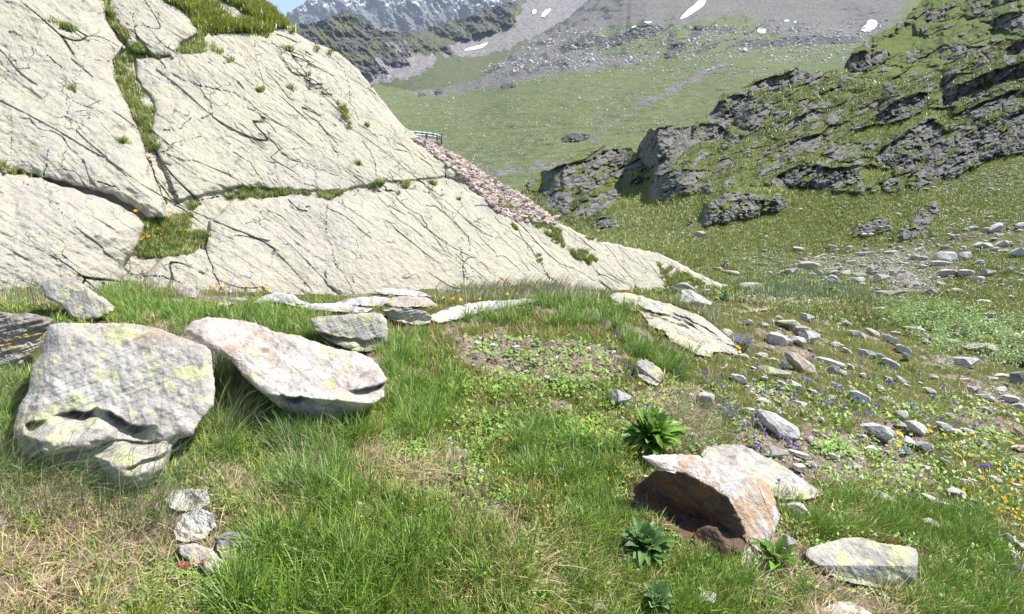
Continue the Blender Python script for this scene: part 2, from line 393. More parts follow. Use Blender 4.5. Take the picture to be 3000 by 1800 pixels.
def mat_ground():
    t = NT('meadow_soil')
    n1 = t.noise(.5, 5); n2 = t.noise(7, 6, .7); n3 = t.noise(45, 5, .75)
    g = t.mix(t.ramp(n1, [(.35, 0), (.65, 1)]), (.075, .10, .022), (.13, .145, .04))
    g = t.mix(t.ramp(n2, [(.45, 0), (.62, 1)]), g, (.14, .12, .05))
    g = t.mix(t.ramp(n3, [(.3, .7), (.5, 0)]), g, (.03, .035, .012))
    s = t.mix(t.ramp(n2, [(.35, 0), (.65, 1)]), (.20, .145, .11), (.40, .315, .25))
    s = t.mix(t.ramp(n3, [(.35, .85), (.5, 0)]), s, (.05, .035, .028)); s = t.mix(t.ramp(n3, [(.6, 0), (.72, .8)]), s, (.45, .38, .30))
    r = t.mix(t.ramp(n3, [(.35, 0), (.6, 1)]), (.20, .18, .16), (.46, .42, .38))
    e = t.math('MULTIPLY', t.math('SUBTRACT', n2, .5), 1.2)
    c = t.mix(t.ramp(t.math('ADD', t.attr('soil'), e), [(.38, 0), (.58, 1)]), g, s)
    c = t.mix(t.ramp(t.math('ADD', t.attr('grav'), e), [(.40, 0), (.55, 1)]), c, r)
    return t.done(c, .95, t.bump(t.math('ADD', n2, t.math('MULTIPLY', n3, .5)), .05, .9), spec=.1)
gr = mesh_np('ground', np.stack([gx, gy, gzm], -1).reshape(-1, 3), grid_faces(RN, TN), mat_ground(), attrs={'soil': soil, 'grav': grav})
tag(gr, kind='structure')

# ------------------------------------------------------------ 2. the great lichened slab on the left
N0 = np.array([.77, -.64, 1.0]); P0 = P(1500, 864, 9.5)
def slab_plane(px, py):
    x, z = ray(px, py); return (N0 @ P0) / (N0[0] * x + N0[1] + N0[2] * z)
SKYL = [(-700,-500),(560,-500),(700,-160),(740,-20),(790,28),(830,65),(860,92),(900,118),(960,140),(1000,162),(1050,205),(1090,255),(1140,320),(1180,368),(1230,402),(1290,436),(1340,456),(1394,492),(1440,524),(1487,552),(1530,572),(1568,600),(1620,642),(1700,685),(1760,705),(1860,728),(1930,742),(1985,768),(2040,800),(2100,826),(2145,842),(2175,846)]
slab = Sheet(-650, 2175, 1500, 640, curve([(-650, 960), (0, 935), (1000, 925), (1900, 900), (2100, 872), (2175, 850)]), curve(SKYL), slab_plane, back=.6, jag=3, jfreq=.05)
X, Y = slab.PX, slab.PY
nz = 5 * vn(X * .03, Y * .03, 41)
D = slab.D; rel = np.zeros_like(D)          # relief towards the viewer, metres
# rounded blocks (pixel outlines), each with its own stand-off
BL = [([(-700,510),(0,500),(110,520),(240,560),(330,590),(390,620),(430,660),(405,720),(370,760),(360,830),(380,960),(-700,960)], .75, 170),
      ([(430,800),(480,745),(600,730),(615,650),(680,590),(800,575),(1000,580),(1140,560),(1280,545),(1420,575),(1500,640),(1600,720),(1700,790),(1800,870),(1800,960),(380,960),(410,850)], .45, 140),
      ([(-700,-500),(300,-500),(310,60),(370,140),(335,190),(345,250),(385,330),(420,420),(440,500),(485,590),(490,640),(430,640),(390,610),(330,575),(200,540),(60,505),(-700,500)], .50, 90),
      ([(395,170),(500,165),(560,150),(640,150),(760,170),(880,120),(1400,535),(1300,520),(1140,535),(1000,560),(900,560),(700,550),(560,580),(520,590),(480,500),(440,400),(450,300),(400,230)], .28, 80),
      ([(310,-500),(560,-500),(560,60),(590,100),(530,130),(510,170),(400,160),(350,110),(320,40)], .35, 60)]
for poly, h, wd in BL:
    xs = [p[0] for p in poly]; ys = [p[1] for p in poly]
    m = (X > min(xs) - 40) & (X < max(xs) + 40) & (Y > min(ys) - 40) & (Y < max(ys) + 40)
    a, b = X[m], Y[m]; d = seg_dist(a, b, poly, True); d = np.where(inside(a, b, poly), d, -d) + nz[m]
    q = np.clip(d / wd, 0, 1); rel[m] += np.where(d > 0, .7 * h * (.25 * ss(0, 6, d) + .75 * np.sqrt(np.clip(1 - (1 - q) ** 2, 0, 1))), 0)
# bands of steps on the right-hand end of the slab
W0 = P(X, Y, D)
tx = W0[..., 0] * .64 + W0[..., 1] * .77; ty = W0[..., 2]        # along and up the slab
rt = R(54); ux = tx * math.cos(rt) - ty * math.sin(rt); uy = tx * math.sin(rt) + ty * math.cos(rt)
uxw = ux + .3 * vn(tx * .7, ty * .7, 71); uyw = uy + .2 * vn(tx * .7, ty * .7, 72)
b1, e1 = blocks(uxw * .35, uyw * 1.0, 51, .5); b2, e2 = blocks(uxw * 1.3, uyw * 3.4, 52, .5)
rel += .045 * b1 + .03 * b2 + .16 * fbm(tx * .35, ty * .5, 53, 3) + .03 * fbm(tx * 2.2, ty * 3, 54, 4)
rel += .012 * fbm(tx * 11, ty * 14, 55, 3)
fr1 = ridged(uxw * .9, uyw * 5.5, 56, 3); fr2 = ridged(uxw * 2.2 + 3, uyw * 13, 57, 3); gate = ss(-.1, .5, vn(tx * .5, ty * .5, 58)); rel += .016 * np.clip(fr1, -1, 1) * gate + .006 * fr2
b4, e4 = blocks(uxw * .8, uyw * 4.2, 59, .4); gate4 = ss(-.1, .3, vn(tx * .9, ty * 1.2, 60)); rel += .024 * b4 * gate4; fine = (1 - ss(.004, .03, e4)) * gate4

# small cracks where the blocks meet: broken along their length
crackf = .42 * fine; brk = ss(-.05, .35, vn(tx * 1.3, ty * 1.3, 61)); brk2 = ss(.1, .5, vn(tx * 2.1, ty * 2.1, 62))
c1 = (1 - ss(.002, .012, e1)) * brk; c2 = (1 - ss(.006, .03, e2)) * brk2 * .8
rel -= .05 * c1 + .02 * c2; crackf = np.maximum(crackf, .7 * c1); crackf = np.maximum(crackf, .6 * c2)
c0 = lambda L: [(x / 2.473, y / 2.473) for x, y in L]
c5 = lambda L: [(900 + x / 2.473, 500 + y / 2.473) for x, y in L]
c2_ = lambda L: [(800 + x / 2.473, y / 2.473) for x, y in L]
c4 = lambda L: [(x / 2.473, 500 + y / 2.473) for x, y in L]
CR = [(c0([(740,0),(820,90),(830,190),(920,300),(820,440),(830,560),(900,690),(990,880),(1040,1040),(1080,1180),(1160,1370),(1210,1484)]), 7, .28),
 (c0([(1060,1160),(1150,1120),(1230,1080)]), 5, .15),(c0([(1090,1170),(1130,1300),(1230,1430),(1300,1484)]), 6, .3),(c0([(1140,1160),(1200,1230),(1240,1330),(1290,1450)]), 3, .12),
 (c0([(860,30),(960,100),(970,190),(940,330)]), 3, .08),(c0([(340,395),(400,450),(450,500)]), 4, .15),(c0([(480,690),(540,740),(620,770),(700,800),(790,850)]), 4, .1),
 (c0([(430,210),(560,250),(640,300)]), 4, .1),(c0([(240,180),(290,280),(270,330)]), 3, .06),(c0([(480,720),(490,820),(530,950)]), 3, .07),(c0([(60,980),(90,950),(80,1110)]), 3, .06),
 (c0([(350,1080),(340,1200),(310,1290)]), 4, .12),(c0([(0,620),(60,560),(40,400),(100,420),(140,520)]), 2.5, .05),(c0([(530,1160),(560,1190)]), 5, .1),
 (c0([(670,1300),(740,1330),(830,1350),(870,1380)]), 6, .16),(c0([(820,450),(700,440),(600,400),(500,270),(440,260)]), 2.5, .05),(c0([(540,600),(600,500),(610,400)]), 2.5, .05),
 (c0([(1370,590),(1440,630),(1540,640),(1700,680),(1800,740),(1900,850),(2000,960)]), 3.5, .1),(c0([(1530,760),(1540,830),(1460,860)]), 5, .12),(c0([(1180,940),(1220,950),(1310,930),(1390,850)]), 4, .1),
 (c0([(1130,1000),(1240,1050),(1330,1020),(1470,990)]), 3.5, .08),(c0([(1690,890),(1760,960),(1850,1050)]), 4, .12),(c0([(1690,1100),(1760,1150),(1810,1180),(1850,1240),(1920,1340)]), 4, .15),
 (c0([(1620,950),(1660,1050),(1640,1120)]), 2.5, .06),(c0([(1840,310),(1870,480),(1920,640)]), 3, .08),(c0([(1980,1180),(2010,1300),(2040,1340)]), 3, .08),(c0([(2040,1120),(2120,1170),(2240,1190),(2400,1260),(2473,1280)]), 3, .07),
 (c0([(2260,1340),(2310,1390),(2350,1400)]), 6, .25),(c0([(1650,1440),(1800,1400),(1900,1440),(2050,1420),(2150,1400)]), 5, .2),(c0([(1350,1484),(1500,1440),(1650,1420)]), 4, .15),
 (c0([(2220,830),(2290,870),(2360,960),(2450,1060)]), 4, .12),(c0([(2030,420),(2180,540),(2300,600),(2400,700),(2473,800)]), 4, .1),(c0([(1200,400),(1300,410),(1300,460)]), 4, .12),(c0([(1900,300),(2030,340),(2040,390)]), 4, .12),
 (c0([(1170,480),(1230,600)]), 2.5, .06),(c0([(1500,280),(1700,380),(1690,450)]), 2.5, .05),(c0([(1000,620),(1040,700),(1100,740)]), 3, .07),(c0([(1990,1170),(1960,1140),(2040,1080),(2010,1040)]), 4, .1),
 (c2_([(250,850),(330,890),(400,1000),(470,1130)]), 3, .08),(c2_([(540,560),(560,740),(600,800),(620,900),(760,1000)]), 3.5, .1),(c2_([(640,1030),(700,1090),(740,1180),(750,1280)]), 4, .14),
 (c2_([(740,970),(830,1000),(870,1080),(1000,1110),(1030,1190)]), 3, .08),(c2_([(860,900),(880,980),(980,1090)]), 2.5, .07),(c2_([(1250,1180),(1250,1290),(1260,1360)]), 4, .12),(c2_([(0,510),(60,550),(130,620),(120,700)]), 3, .08),
 (c2_([(430,420),(510,490),(540,600)]), 3, .08),(c2_([(0,1180),(50,1220),(130,1270),(200,1320),(280,1350)]), 3, .1),(c2_([(60,1110),(130,1160)]), 4, .12),(c2_([(380,540),(410,600),(440,660)]), 3, .07),
 (c2_([(460,780),(560,830)]), 3, .07),(c2_([(460,1100),(470,1200),(490,1260)]), 2.5, .06),(c2_([(900,1120),(1000,1240),(1090,1290)]), 2.5, .06),(c2_([(1000,900),(1100,1010),(1200,1130)]), 2.5, .05),
 (c5([(150,240),(140,330),(140,460),(190,590),(200,680),(260,750),(320,850)]), 3.5, .1),(c5([(640,190),(700,260),(830,330),(880,430),(940,500),(1000,590)]), 4.5, .18),(c5([(1050,350),(1110,420),(1170,480),(1175,560),(1180,600)]), 4, .12),
 (c5([(1050,360),(1120,260),(1100,210),(1180,330)]), 2.5, .06),(c5([(1110,560),(1125,650),(1150,740),(1160,790)]), 4, .12),(c5([(1310,390),(1370,440),(1440,520),(1540,620),(1610,730)]), 3, .08),(c5([(1180,700),(1220,780)]), 3, .08),
 (c5([(1480,360),(1550,470),(1640,600),(1700,680),(1760,790)]), 5, .22),(c5([(1430,460),(1500,520),(1560,600)]), 2.5, .06),(c5([(900,150),(970,260),(1010,320)]), 3, .07),(c5([(1530,420),(1700,560),(1850,700),(2000,800)]), 2.5, .06),
 (c5([(1720,420),(1900,560),(2000,680)]), 3, .08),(c5([(2070,640),(2200,760),(2350,830)]), 3, .08),(c5([(2250,560),(2400,680),(2473,720)]), 2.5, .06),(c5([(360,500),(370,560)]), 4, .1),(c5([(180,640),(210,700)]), 3, .06),(c5([(240,260),(380,300)]), 2.5, .05),
 (c4([(1500,460),(1490,560),(1520,660),(1560,760),(1590,830)]), 6, .25),(c4([(1040,770),(1150,765),(1250,790),(1320,820)]), 5, .18),(c4([(1330,620),(1370,720)]), 2.5, .06),(c4([(1780,390),(1850,370),(1940,410)]), 3, .08),
 (c4([(2370,250),(2350,340),(2370,480)]), 3, .08),(c4([(420,280),(500,340),(560,390)]), 3, .08),(c4([(160,80),(210,105)]), 3, .07),(c4([(2400,600),(2450,720)]), 2.5, .06)]
for poly, wd, dp in CR:
    # roughen the traced line
    pts = []
    for (x0, y0), (x1, y1) in zip(poly[:-1], poly[1:]):
        n = max(1, int(math.hypot(x1 - x0, y1 - y0) / 9))
        for k in range(n): pts.append((x0 + (x1 - x0) * k / n + random.uniform(-2.6, 2.6), y0 + (y1 - y0) * k / n + random.uniform(-2.6, 2.6)))
    pts.append(poly[-1]); xs = [p[0] for p in pts]; ys = [p[1] for p in pts]
    i0, i1 = np.searchsorted(slab.xs, [min(xs) - 25, max(xs) + 25])
    sx, sy = X[:, i0:i1], Y[:, i0:i1]; m = (sy > min(ys) - 25) & (sy < max(ys) + 25)
    d = np.full(sx.shape, 99.0); d[m] = seg_dist(sx[m], sy[m], pts)
    wv = wd * .11 * (.55 + .55 * np.clip(1 + 1.5 * vn(sx * .06, sy * .06, 81), 0, 2))
    prof = 1 - ss(wv * .45, wv * 1.15, d)
    rel[:, i0:i1] -= dp * .6 * prof; crackf[:, i0:i1] = np.maximum(crackf[:, i0:i1], prof * (.82 if wd > 3.2 else .55))
    # the downhill side stands slightly proud
# vegetation areas on the slab
VEG = [c0([(735,10),(790,20),(850,130),(930,260),(930,330),(870,300),(820,200),(770,120)]), c0([(935,330),(1000,320),(1080,390),(1180,430),(1060,420),(980,420),(950,480),(900,480),(960,520),(980,620),(1040,690),(1040,780),(1130,780),(1120,860),(1100,920),(1110,980),(1160,1060),(1180,1080),(1080,1100),(1040,1060),(1000,900),(900,700),(830,570),(820,430),(880,400)]),
 c0([(1190,0),(1470,0),(1560,60),(1650,150),(1700,185),(1830,165),(1940,200),(1950,260),(1900,290),(1800,240),(1560,250),(1480,290),(1620,380),(1640,400),(1500,380),(1320,400),(1280,360),(1300,330),(1380,320),(1440,220),(1430,180),(1330,90),(1240,40)]),
 c0([(1600,0),(1560,-60),(1800,-60),(2000,130),(2140,250),(2080,220),(1960,200),(1850,165),(1760,90),(1690,40)]),
 c0([(305,110),(380,160),(470,175),(550,210),(540,240),(440,210),(360,160)]), c0([(2040,340),(2110,345),(2120,370),(2060,370)]), c0([(2120,410),(2190,400),(2150,450)]), c0([(2200,560),(2250,520),(2240,580)]),c0([(2080,640),(2190,600),(2140,660)]),c0([(1850,640),(1900,640),(1910,665),(1860,665)]),c0([(480,630),(540,640),(540,670),(490,650)]),
 c0([(0,1190),(60,1240),(130,1265),(300,1290),(320,1300),(200,1280),(80,1265),(0,1230)]),c0([(830,1010),(900,1020),(960,1050),(880,1040)]),c0([(1620,430),(1700,440),(1690,460),(1630,455)]),c0([(2450,750),(2530,790),(2500,780)]),
 c0([(1620,1440),(1690,1380),(1800,1355),(2050,1370),(2240,1400),(2250,1410),(2060,1420),(1880,1450),(1750,1440)]),c0([(2290,1420),(2360,1400),(2473,1390),(2480,1400),(2400,1440),(2380,1465)]),
 c5([(0,170),(100,160),(270,150),(180,200),(130,220),(60,190)]),c5([(270,140),(420,110),(500,110),(490,75),(570,65),(600,90),(540,110),(440,135)]),c5([(640,80),(720,80),(780,60),(720,130),(650,120)]),c5([(850,70),(900,80),(970,130),(890,95)]),
 c4([(1030,360),(1240,330),(1370,290),(1400,330),(1370,400),(1440,440),(1520,460),(1490,560),(1400,600),(1240,620),(1100,640),(950,620),(1000,540),(1040,470),(1040,420)]),c4([(1370,250),(1420,230),(1460,250),(1430,290),(1380,290)]),
 c5([(1340,210),(1420,210),(1520,290),(1700,370),(1840,440),(1870,540),(2030,590),(2110,660),(2030,690),(1950,640),(1850,560),(1700,440),(1600,360),(1480,310),(1380,260)]),c5([(1640,600),(1690,610),(1710,700),(1680,670)]),c5([(1480,390),(1520,430),(1560,480),(1500,420)]),
 c5([(2000,480),(2200,520),(2060,520)]),[(1925,770),(1975,785),(2030,808),(2080,835),(2120,850),(2130,880),(1990,880),(1950,850),(1935,800)],
 c2_([(600,850),(690,920),(660,900)]),c2_([(790,1015),(820,1030),(800,1040)]),c2_([(460,745),(540,800),(530,825),(490,790)]),c2_([(640,1200),(620,1180),(600,1190)]),c2_([(1310,1435),(1380,1440),(1340,1450)])]
veg = np.zeros_like(D); nzv = 7 * fbm(X * .05, Y * .05, 91, 3)
for q in VEG: veg = np.maximum(veg, pmask(X, Y, q, 5, nzv * 1.6 - 2))
veg *= ss(-.45, .05, fbm(X * .045, Y * .06, 96, 3)) * .75 + .25
rel = rel * (1 - veg * .15) + veg * .05 * fbm(tx * 5, ty * 5, 92, 3)
# rough stony band (ledge with loose stones), scree strip beside the slab
STEP = [c5([(480,100),(700,60),(820,70),(1000,150),(1040,250),(960,200),(800,120),(640,160),(520,150)]), c0([(2000,330),(2250,360),(2330,560),(2400,680),(2350,700),(2150,560),(2030,400)])]
stepm = np.zeros_like(D)
for q in STEP: stepm = np.maximum(stepm, pmask(X, Y, q, 8, nzv))
bs, es = blocks(tx * 4.5, ty * 7, 95); rel += stepm * (.12 * bs); crackf = np.maximum(crackf, stepm * (1 - ss(.02, .1, es)) * .8)
SCREE = c2_([(1000,1000),(1220,1010),(1330,1100),(1560,1280),(1700,1360),(1800,1400),(1900,1484),(2250,1640),(1750,1600),(1600,1520),(1540,1450),(1400,1320),(1240,1180),(1100,1070)])
scree = pmask(X, Y, SCREE, 6, nzv)
slab.D = D - rel * .8 * (D / slab.D)
# let the edge lean back before it drops away behind
slab.D += .12 * (1 - ss(0, 9, slab.PY - slab.yt[None])) ** 2 * ss(560, 800, slab.PX)
slab.attrs = {'su': uxw, 'sv': uyw, 'crack': np.clip(crackf * (1 - veg), 0, 1), 'veg': veg, 'scree': scree}
def mat_slab():
    t = NT('lichened_slab'); v = t.pos
    n0 = t.noise(.35, 4, .6); n1 = t.noise(2.2, 6, .65); n2 = t.noise(9, 6, .72); n3 = t.noise(38, 5, .75)
    c = t.mix(t.ramp(n1, [(.35, 0), (.65, 1)]), (.37, .335, .29), (.47, .435, .385))
    c = t.mix(t.ramp(n0, [(.5, 0), (.7, .5)]), c, (.39, .33, .29))
    li = t.math('ADD', t.math('MULTIPLY', n2, .6), t.math('ADD', t.math('MULTIPLY', n0, .35), t.math('MULTIPLY', n3, .25)))
    c = t.mix(t.ramp(li, [(.53, 0), (.62, .85)]), c, (.475, .45, .335))
    c = t.mix(t.ramp(n3, [(.30, .55), (.44, 0)]), c, (.17, .15, .12))
    c = t.mix(t.ramp(n2, [(.22, .6), (.36, 0)]), c, (.24, .23, .22))
    c = t.mix(t.ramp(t.noise(5, 3, .5), [(.70, 0), (.74, .8)]), c, (.58, .57, .56))
    st = t.noise(1.2, 6, .7, t.scaled((1.0, 1.0, .45), rot=(R(30), R(35), 0)))
    c = t.mix(t.ramp(st, [(.60, 0), (.74, .35)]), c, (.20, .17, .13))
    cb = t.n('ShaderNodeCombineXYZ'); t.l(t.math('MULTIPLY', t.attr('su'), .8), cb.inputs[0]); t.l(t.math('MULTIPLY', t.attr('sv'), 4.0), cb.inputs[1])
    ln = t.noise(1.6, 6, .62, cb.outputs[0]); lines = t.ramp(ln, [(.48, 0), (.497, .38), (.503, .38), (.52, 0)]); lines = t.math('MULTIPLY', lines, t.ramp(n1, [(.42, 0), (.58, 1)]))
    c = t.mix(lines, c, (.13, .115, .09))
    c = t.mix(t.ramp(t.noise(1.1, 5, .7, cb.outputs[0]), [(.54, 0), (.74, .32)]), c, (.27, .255, .235))
    wv = t.n('ShaderNodeVectorMath', operation='ADD'); nz_ = t.n('ShaderNodeTexNoise'); nz_.inputs['Scale'].default_value = 3.0; nz_.inputs['Detail'].default_value = 5; t.l(v, nz_.inputs['Vector'])
    sc_ = t.n('ShaderNodeVectorMath', operation='SCALE'); t.l(nz_.outputs['Color'], sc_.inputs[0]); sc_.inputs['Scale'].default_value = .5
    t.l(t.scaled((1.0, 1.0, .35), rot=(R(35), R(38), 0)), wv.inputs[0]); t.l(sc_.outputs[0], wv.inputs[1])
    ve = t.voro(2.4, 'DISTANCE_TO_EDGE', wv.outputs[0]); hair = t.ramp(ve, [(0.0, 1), (.022, 0)]); hair = t.math('MULTIPLY', hair, t.ramp(n1, [(.5, 0), (.62, 1)]))
    c = t.mix(t.math('MULTIPLY', hair, .75), c, (.07, .06, .045))
    c = t.mix(t.attr('crack'), c, (.035, .03, .022))
    g = t.mix(t.ramp(n2, [(.35, 0), (.65, 1)]), (.09, .14, .025), (.18, .19, .06)); g = t.mix(t.ramp(n3, [(.5, 0), (.7, .8)]), g, (.20, .16, .08))
    c = t.mix(t.ramp(t.attr('veg'), [(.4, 0), (.6, 1)]), c, g)
    s = t.mix(t.ramp(n3, [(.35, 0), (.6, 1)]), (.38, .28, .22), (.54, .45, .39)); c = t.mix(t.attr('scree'), c, s)
    h = t.math('ADD', t.math('ADD', n1, t.math('MULTIPLY', n2, .7)), t.math('SUBTRACT', t.math('MULTIPLY', n3, .25), t.math('MULTIPLY', hair, .4)))
    return t.done(c, .93, t.bump(h, .07, .85), spec=.12)
so_ = slab.build('rock_slab', mat_slab(), 14)
tag(so_, 'huge pale yellow lichened rock slab rising on the left, cracked and patched with grass', 'rock slab')

# ------------------------------------------------------------ 3. hillside of crags on the right
c3 = lambda L: [(1600 + x / 1.7664, y / 1.7664) for x, y in L]
OUT1 = [([(-40,930),(0,900),(60,860),(150,840),(260,800),(340,770),(460,770)], [(-40,1080),(0,1080),(90,1075),(180,1010),(280,965),(340,900),(460,790)], 1.0),
 ([(465,800),(500,690),(560,660),(640,650),(700,665),(780,640)], [(465,805),(520,880),(580,912),(640,880),(700,810),(780,700)], 1.3),
 ([(810,620),(880,530),(960,490),(1080,500)], [(810,640),(900,640),(1000,610),(1100,560)], .9),
 ([(950,640),(1050,560),(1130,530),(1190,540)], [(960,685),(1060,682),(1130,630),(1190,580)], .9),
 ([(1040,450),(1130,400),(1240,385),(1300,355),(1370,365)], [(1040,470),(1150,460),(1260,435),(1370,400)], .8),
 ([(515,1000),(560,915),(680,870),(780,880),(880,880)], [(520,1045),(600,1035),(680,1005),(780,965),(880,900)], 1.0),
 ([(765,1150),(830,1060),(920,1000),(1020,990),(1100,1020),(1200,1010),(1280,1040)], [(770,1187),(900,1160),(960,1150),(1100,1120),(1200,1095),(1280,1055)], 1.1),
 ([(1150,935),(1250,880),(1350,850),(1450,870),(1600,850),(1680,880)], [(1150,960),(1280,970),(1400,985),(1500,975),(1620,950),(1680,910)], .8),
 ([(1680,830),(1740,770),(1850,690),(1950,620),(2010,620),(2080,680),(2200,640)], [(1680,840),(1780,870),(1870,885),(1950,835),(2100,760),(2200,700)], .45),
 ([(1850,980),(1900,890),(2000,800),(2100,720),(2200,680),(2300,620),(2473,560),(2900,480)], [(1850,992),(1950,987),(2100,920),(2250,850),(2350,810),(2473,790),(2900,700)], .3),
 ([(1990,520),(2050,470),(2150,430),(2300,370),(2473,320),(2900,180)], [(1990,547),(2100,547),(2200,490),(2350,440),(2473,400),(2900,300)], 1.0),
 ([(1700,610),(1780,540),(1850,500),(1950,480),(1990,490)], [(1700,642),(1780,637),(1880,605),(1990,550)], .9),
 ([(2080,600),(2200,560),(2330,500),(2473,450)], [(2080,625),(2220,605),(2350,560),(2473,520)], .7),
 ([(2340,280),(2400,240),(2473,200),(2800,60)], [(2340,292),(2420,290),(2473,285),(2800,200)], .8),
 ([(1560,1225),(1620,1170),(1700,1130),(1810,1140)], [(1560,1237),(1650,1215),(1750,1200),(1810,1175)], .35),
 ([(1810,1240),(1900,1130),(1950,1060),(2050,1025)], [(1810,1262),(1900,1235),(2000,1140),(2050,1070)], .3),
 ([(1170,800),(1300,720),(1420,690),(1480,700)], [(1170,870),(1300,790),(1420,730),(1480,710)], .4),
 ([(720,700),(800,640),(900,650),(960,700)], [(720,780),(800,740),(900,740),(960,740)], .7),
 ([(1220,650),(1300,600),(1380,570),(1450,590)], [(1220,690),(1300,670),(1380,630),(1450,620)], .7),
 ([(130,1100),(200,1040),(300,1000),(400,960)], [(130,1140),(220,1120),(320,1070),(400,1010)], .5),
 ([(240,1160),(290,1125),(350,1115),(390,1150)], [(240,1195),(300,1198),(350,1185),(390,1180)], .7),
 ([(720,1165),(750,1140),(770,1150)],[(720,1190),(750,1188),(770,1180)],.4),([(1590,990),(1610,955),(1650,950),(1670,970)],[(1590,1003),(1620,998),(1650,985),(1670,975)],.5),
 ([(1450,810),(1520,760),(1560,740),(1640,750)],[(1450,835),(1520,830),(1590,800),(1640,780)],.6)]
H1C = [(1500,735,58),(1880,735,42),(2400,728,41),(2750,690,37),(3050,640,35),(3500,600,36),
 (1500,600,85),(1600,640,70),(1600,560,95),(1700,500,105),(1800,440,118),(1900,620,60),(1900,560,75),(1870,440,100),(1950,375,112),(2100,600,52),(2000,540,64),(2100,450,85),(2100,340,112),
 (2300,560,54),(2300,450,72),(2300,330,98),(2300,210,130),(2500,540,54),(2500,430,69),(2500,300,92),(2480,215,118),(2700,540,51),(2700,400,68),(2700,300,82),(2700,225,95),
 (3000,480,47),(3000,380,57),(3000,250,72),(3000,115,88),(3400,450,46),(3400,100,78),(3400,-60,92)]
H1T = [(1480,600),(1520,580),(1535,545),(1560,515),(1600,500),(1640,485),(1680,455),(1740,438),(1790,430),(1850,434),(1864,452),(1872,425),(1900,382),(1950,368),(2010,376),(2060,350),(2085,328),(2110,285),(2160,272),(2200,240),(2250,222),(2300,212),(2330,200),(2352,204),(2380,215),(2440,205),(2480,214),(2560,226),(2640,240),(2732,207),(2789,175),(2860,158),(2930,134),(3000,113),(3100,75),(3400,-20)]
OUT1 = [(c3(a), c3(b), c_) for a, b, c_ in OUT1]
def craggy(S, outs, k, seed, crag, amp=1.0, rockbase=0.0):
    """outcrops: steep face between a lower and an upper line, gentle ground above; plus blocky broken ground where crag = 1"""
    X, Y, D = S.PX, S.PY, S.D.copy(); f = np.zeros_like(D); face = np.zeros_like(D)
    wob = 5 * fbm(X * .02, Y * .02, seed + 1, 4, .6)
    for top, bot, st in outs:
        x0, x1 = top[0][0], top[-1][0]; xt = curve(top)(X); xb = curve(bot)(X); m = (X > x0 - 1) & (X < x1 + 1)
        Yw = Y + wob * .9; hgt = np.maximum(xb - xt, 1.0)
        end = ss(0, .16 * (x1 - x0) + 6, np.minimum(X - x0, x1 - X))
        q = (xb - Yw) / hgt; H = hgt * end * st
        a = np.where(q <= 0, 0, np.where(q < 1, q ** .75, np.exp(-np.maximum(q - 1, 0) * hgt / (hgt * .9 + 12))))
        f = np.where(m, np.maximum(f, a * H), f); face = np.where(m, np.maximum(face, ss(-.03, .05, q) * (1 - ss(.88, 1.05, q)) * np.clip(end * 1.5, 0, 1)), face)
    D = D * (1 - f * .0015 * k)
    r1 = R(28); u = (X * math.cos(r1) - Y * math.sin(r1)); v = (X * math.sin(r1) + Y * math.cos(r1)) * 1.35
    b1, e1 = blocks(u / 105, v / 60, seed + 10, .9); b2, e2 = blocks(u / 38, v / 26, seed + 20, .9); b3, e3 = blocks(u / 13, v / 10, seed + 30, .8)
    bb = .016 * b1 + .022 * np.sqrt(np.clip(e1 * 2.2, 0, 1)) + .007 * np.sqrt(np.clip(e2 * 2.2, 0, 1)) + .006 * b2 + .0015 * b3 + .012 * fbm(u / 70, v / 50, seed + 40, 3, .5)
    cf = np.clip(crag + .35 * face, 0, 1) * amp
    fr = .010 * b2 + .003 * b3 + .003 * fbm(u / 16, v / 22, seed + 43, 4, .6)
    D = D * (1 - bb * cf * (1 - face * .75) - fr * face - .009 * ss(.22, .5, fbm(u / 48, v / 34, seed + 62, 4, .48)) * np.clip(crag, 0, 1) * (1 - face))
    D = D * (1 - .0013 * fbm(X / 22, Y / 12, seed + 50, 4, .6))
    S.D = D; V = S.verts(); n = grid_normals(V); up = np.abs(n[..., 2])
    steep = 1 - ss(.60, .80, up)
    dens = ss(-.25, .35, fbm(u / 70, v / 45, seed + 60, 4))
    inv = ss(.05, .55, fbm(u / 52, v / 26, seed + 61, 4, .5) + .12 * b3)          # turf on the ledges of the faces
    scat = ss(.22, .34, fbm(u / 48, v / 34, seed + 62, 4, .48)) * np.clip(crag, 0, 1)
    rock = np.clip(np.maximum(np.maximum(face * (1 - .75 * inv), steep * np.clip(crag * 1.2, 0, 1) * (.25 + .6 * dens)), scat * .8) + rockbase, 0, 1)
    return rock, face
h1 = Sheet(1480, 3400, 1250, 620, lambda x: H1B(x) + 4, curve(H1T), depth_field(H1C), jag=7, jseed=4, jfreq=.045)
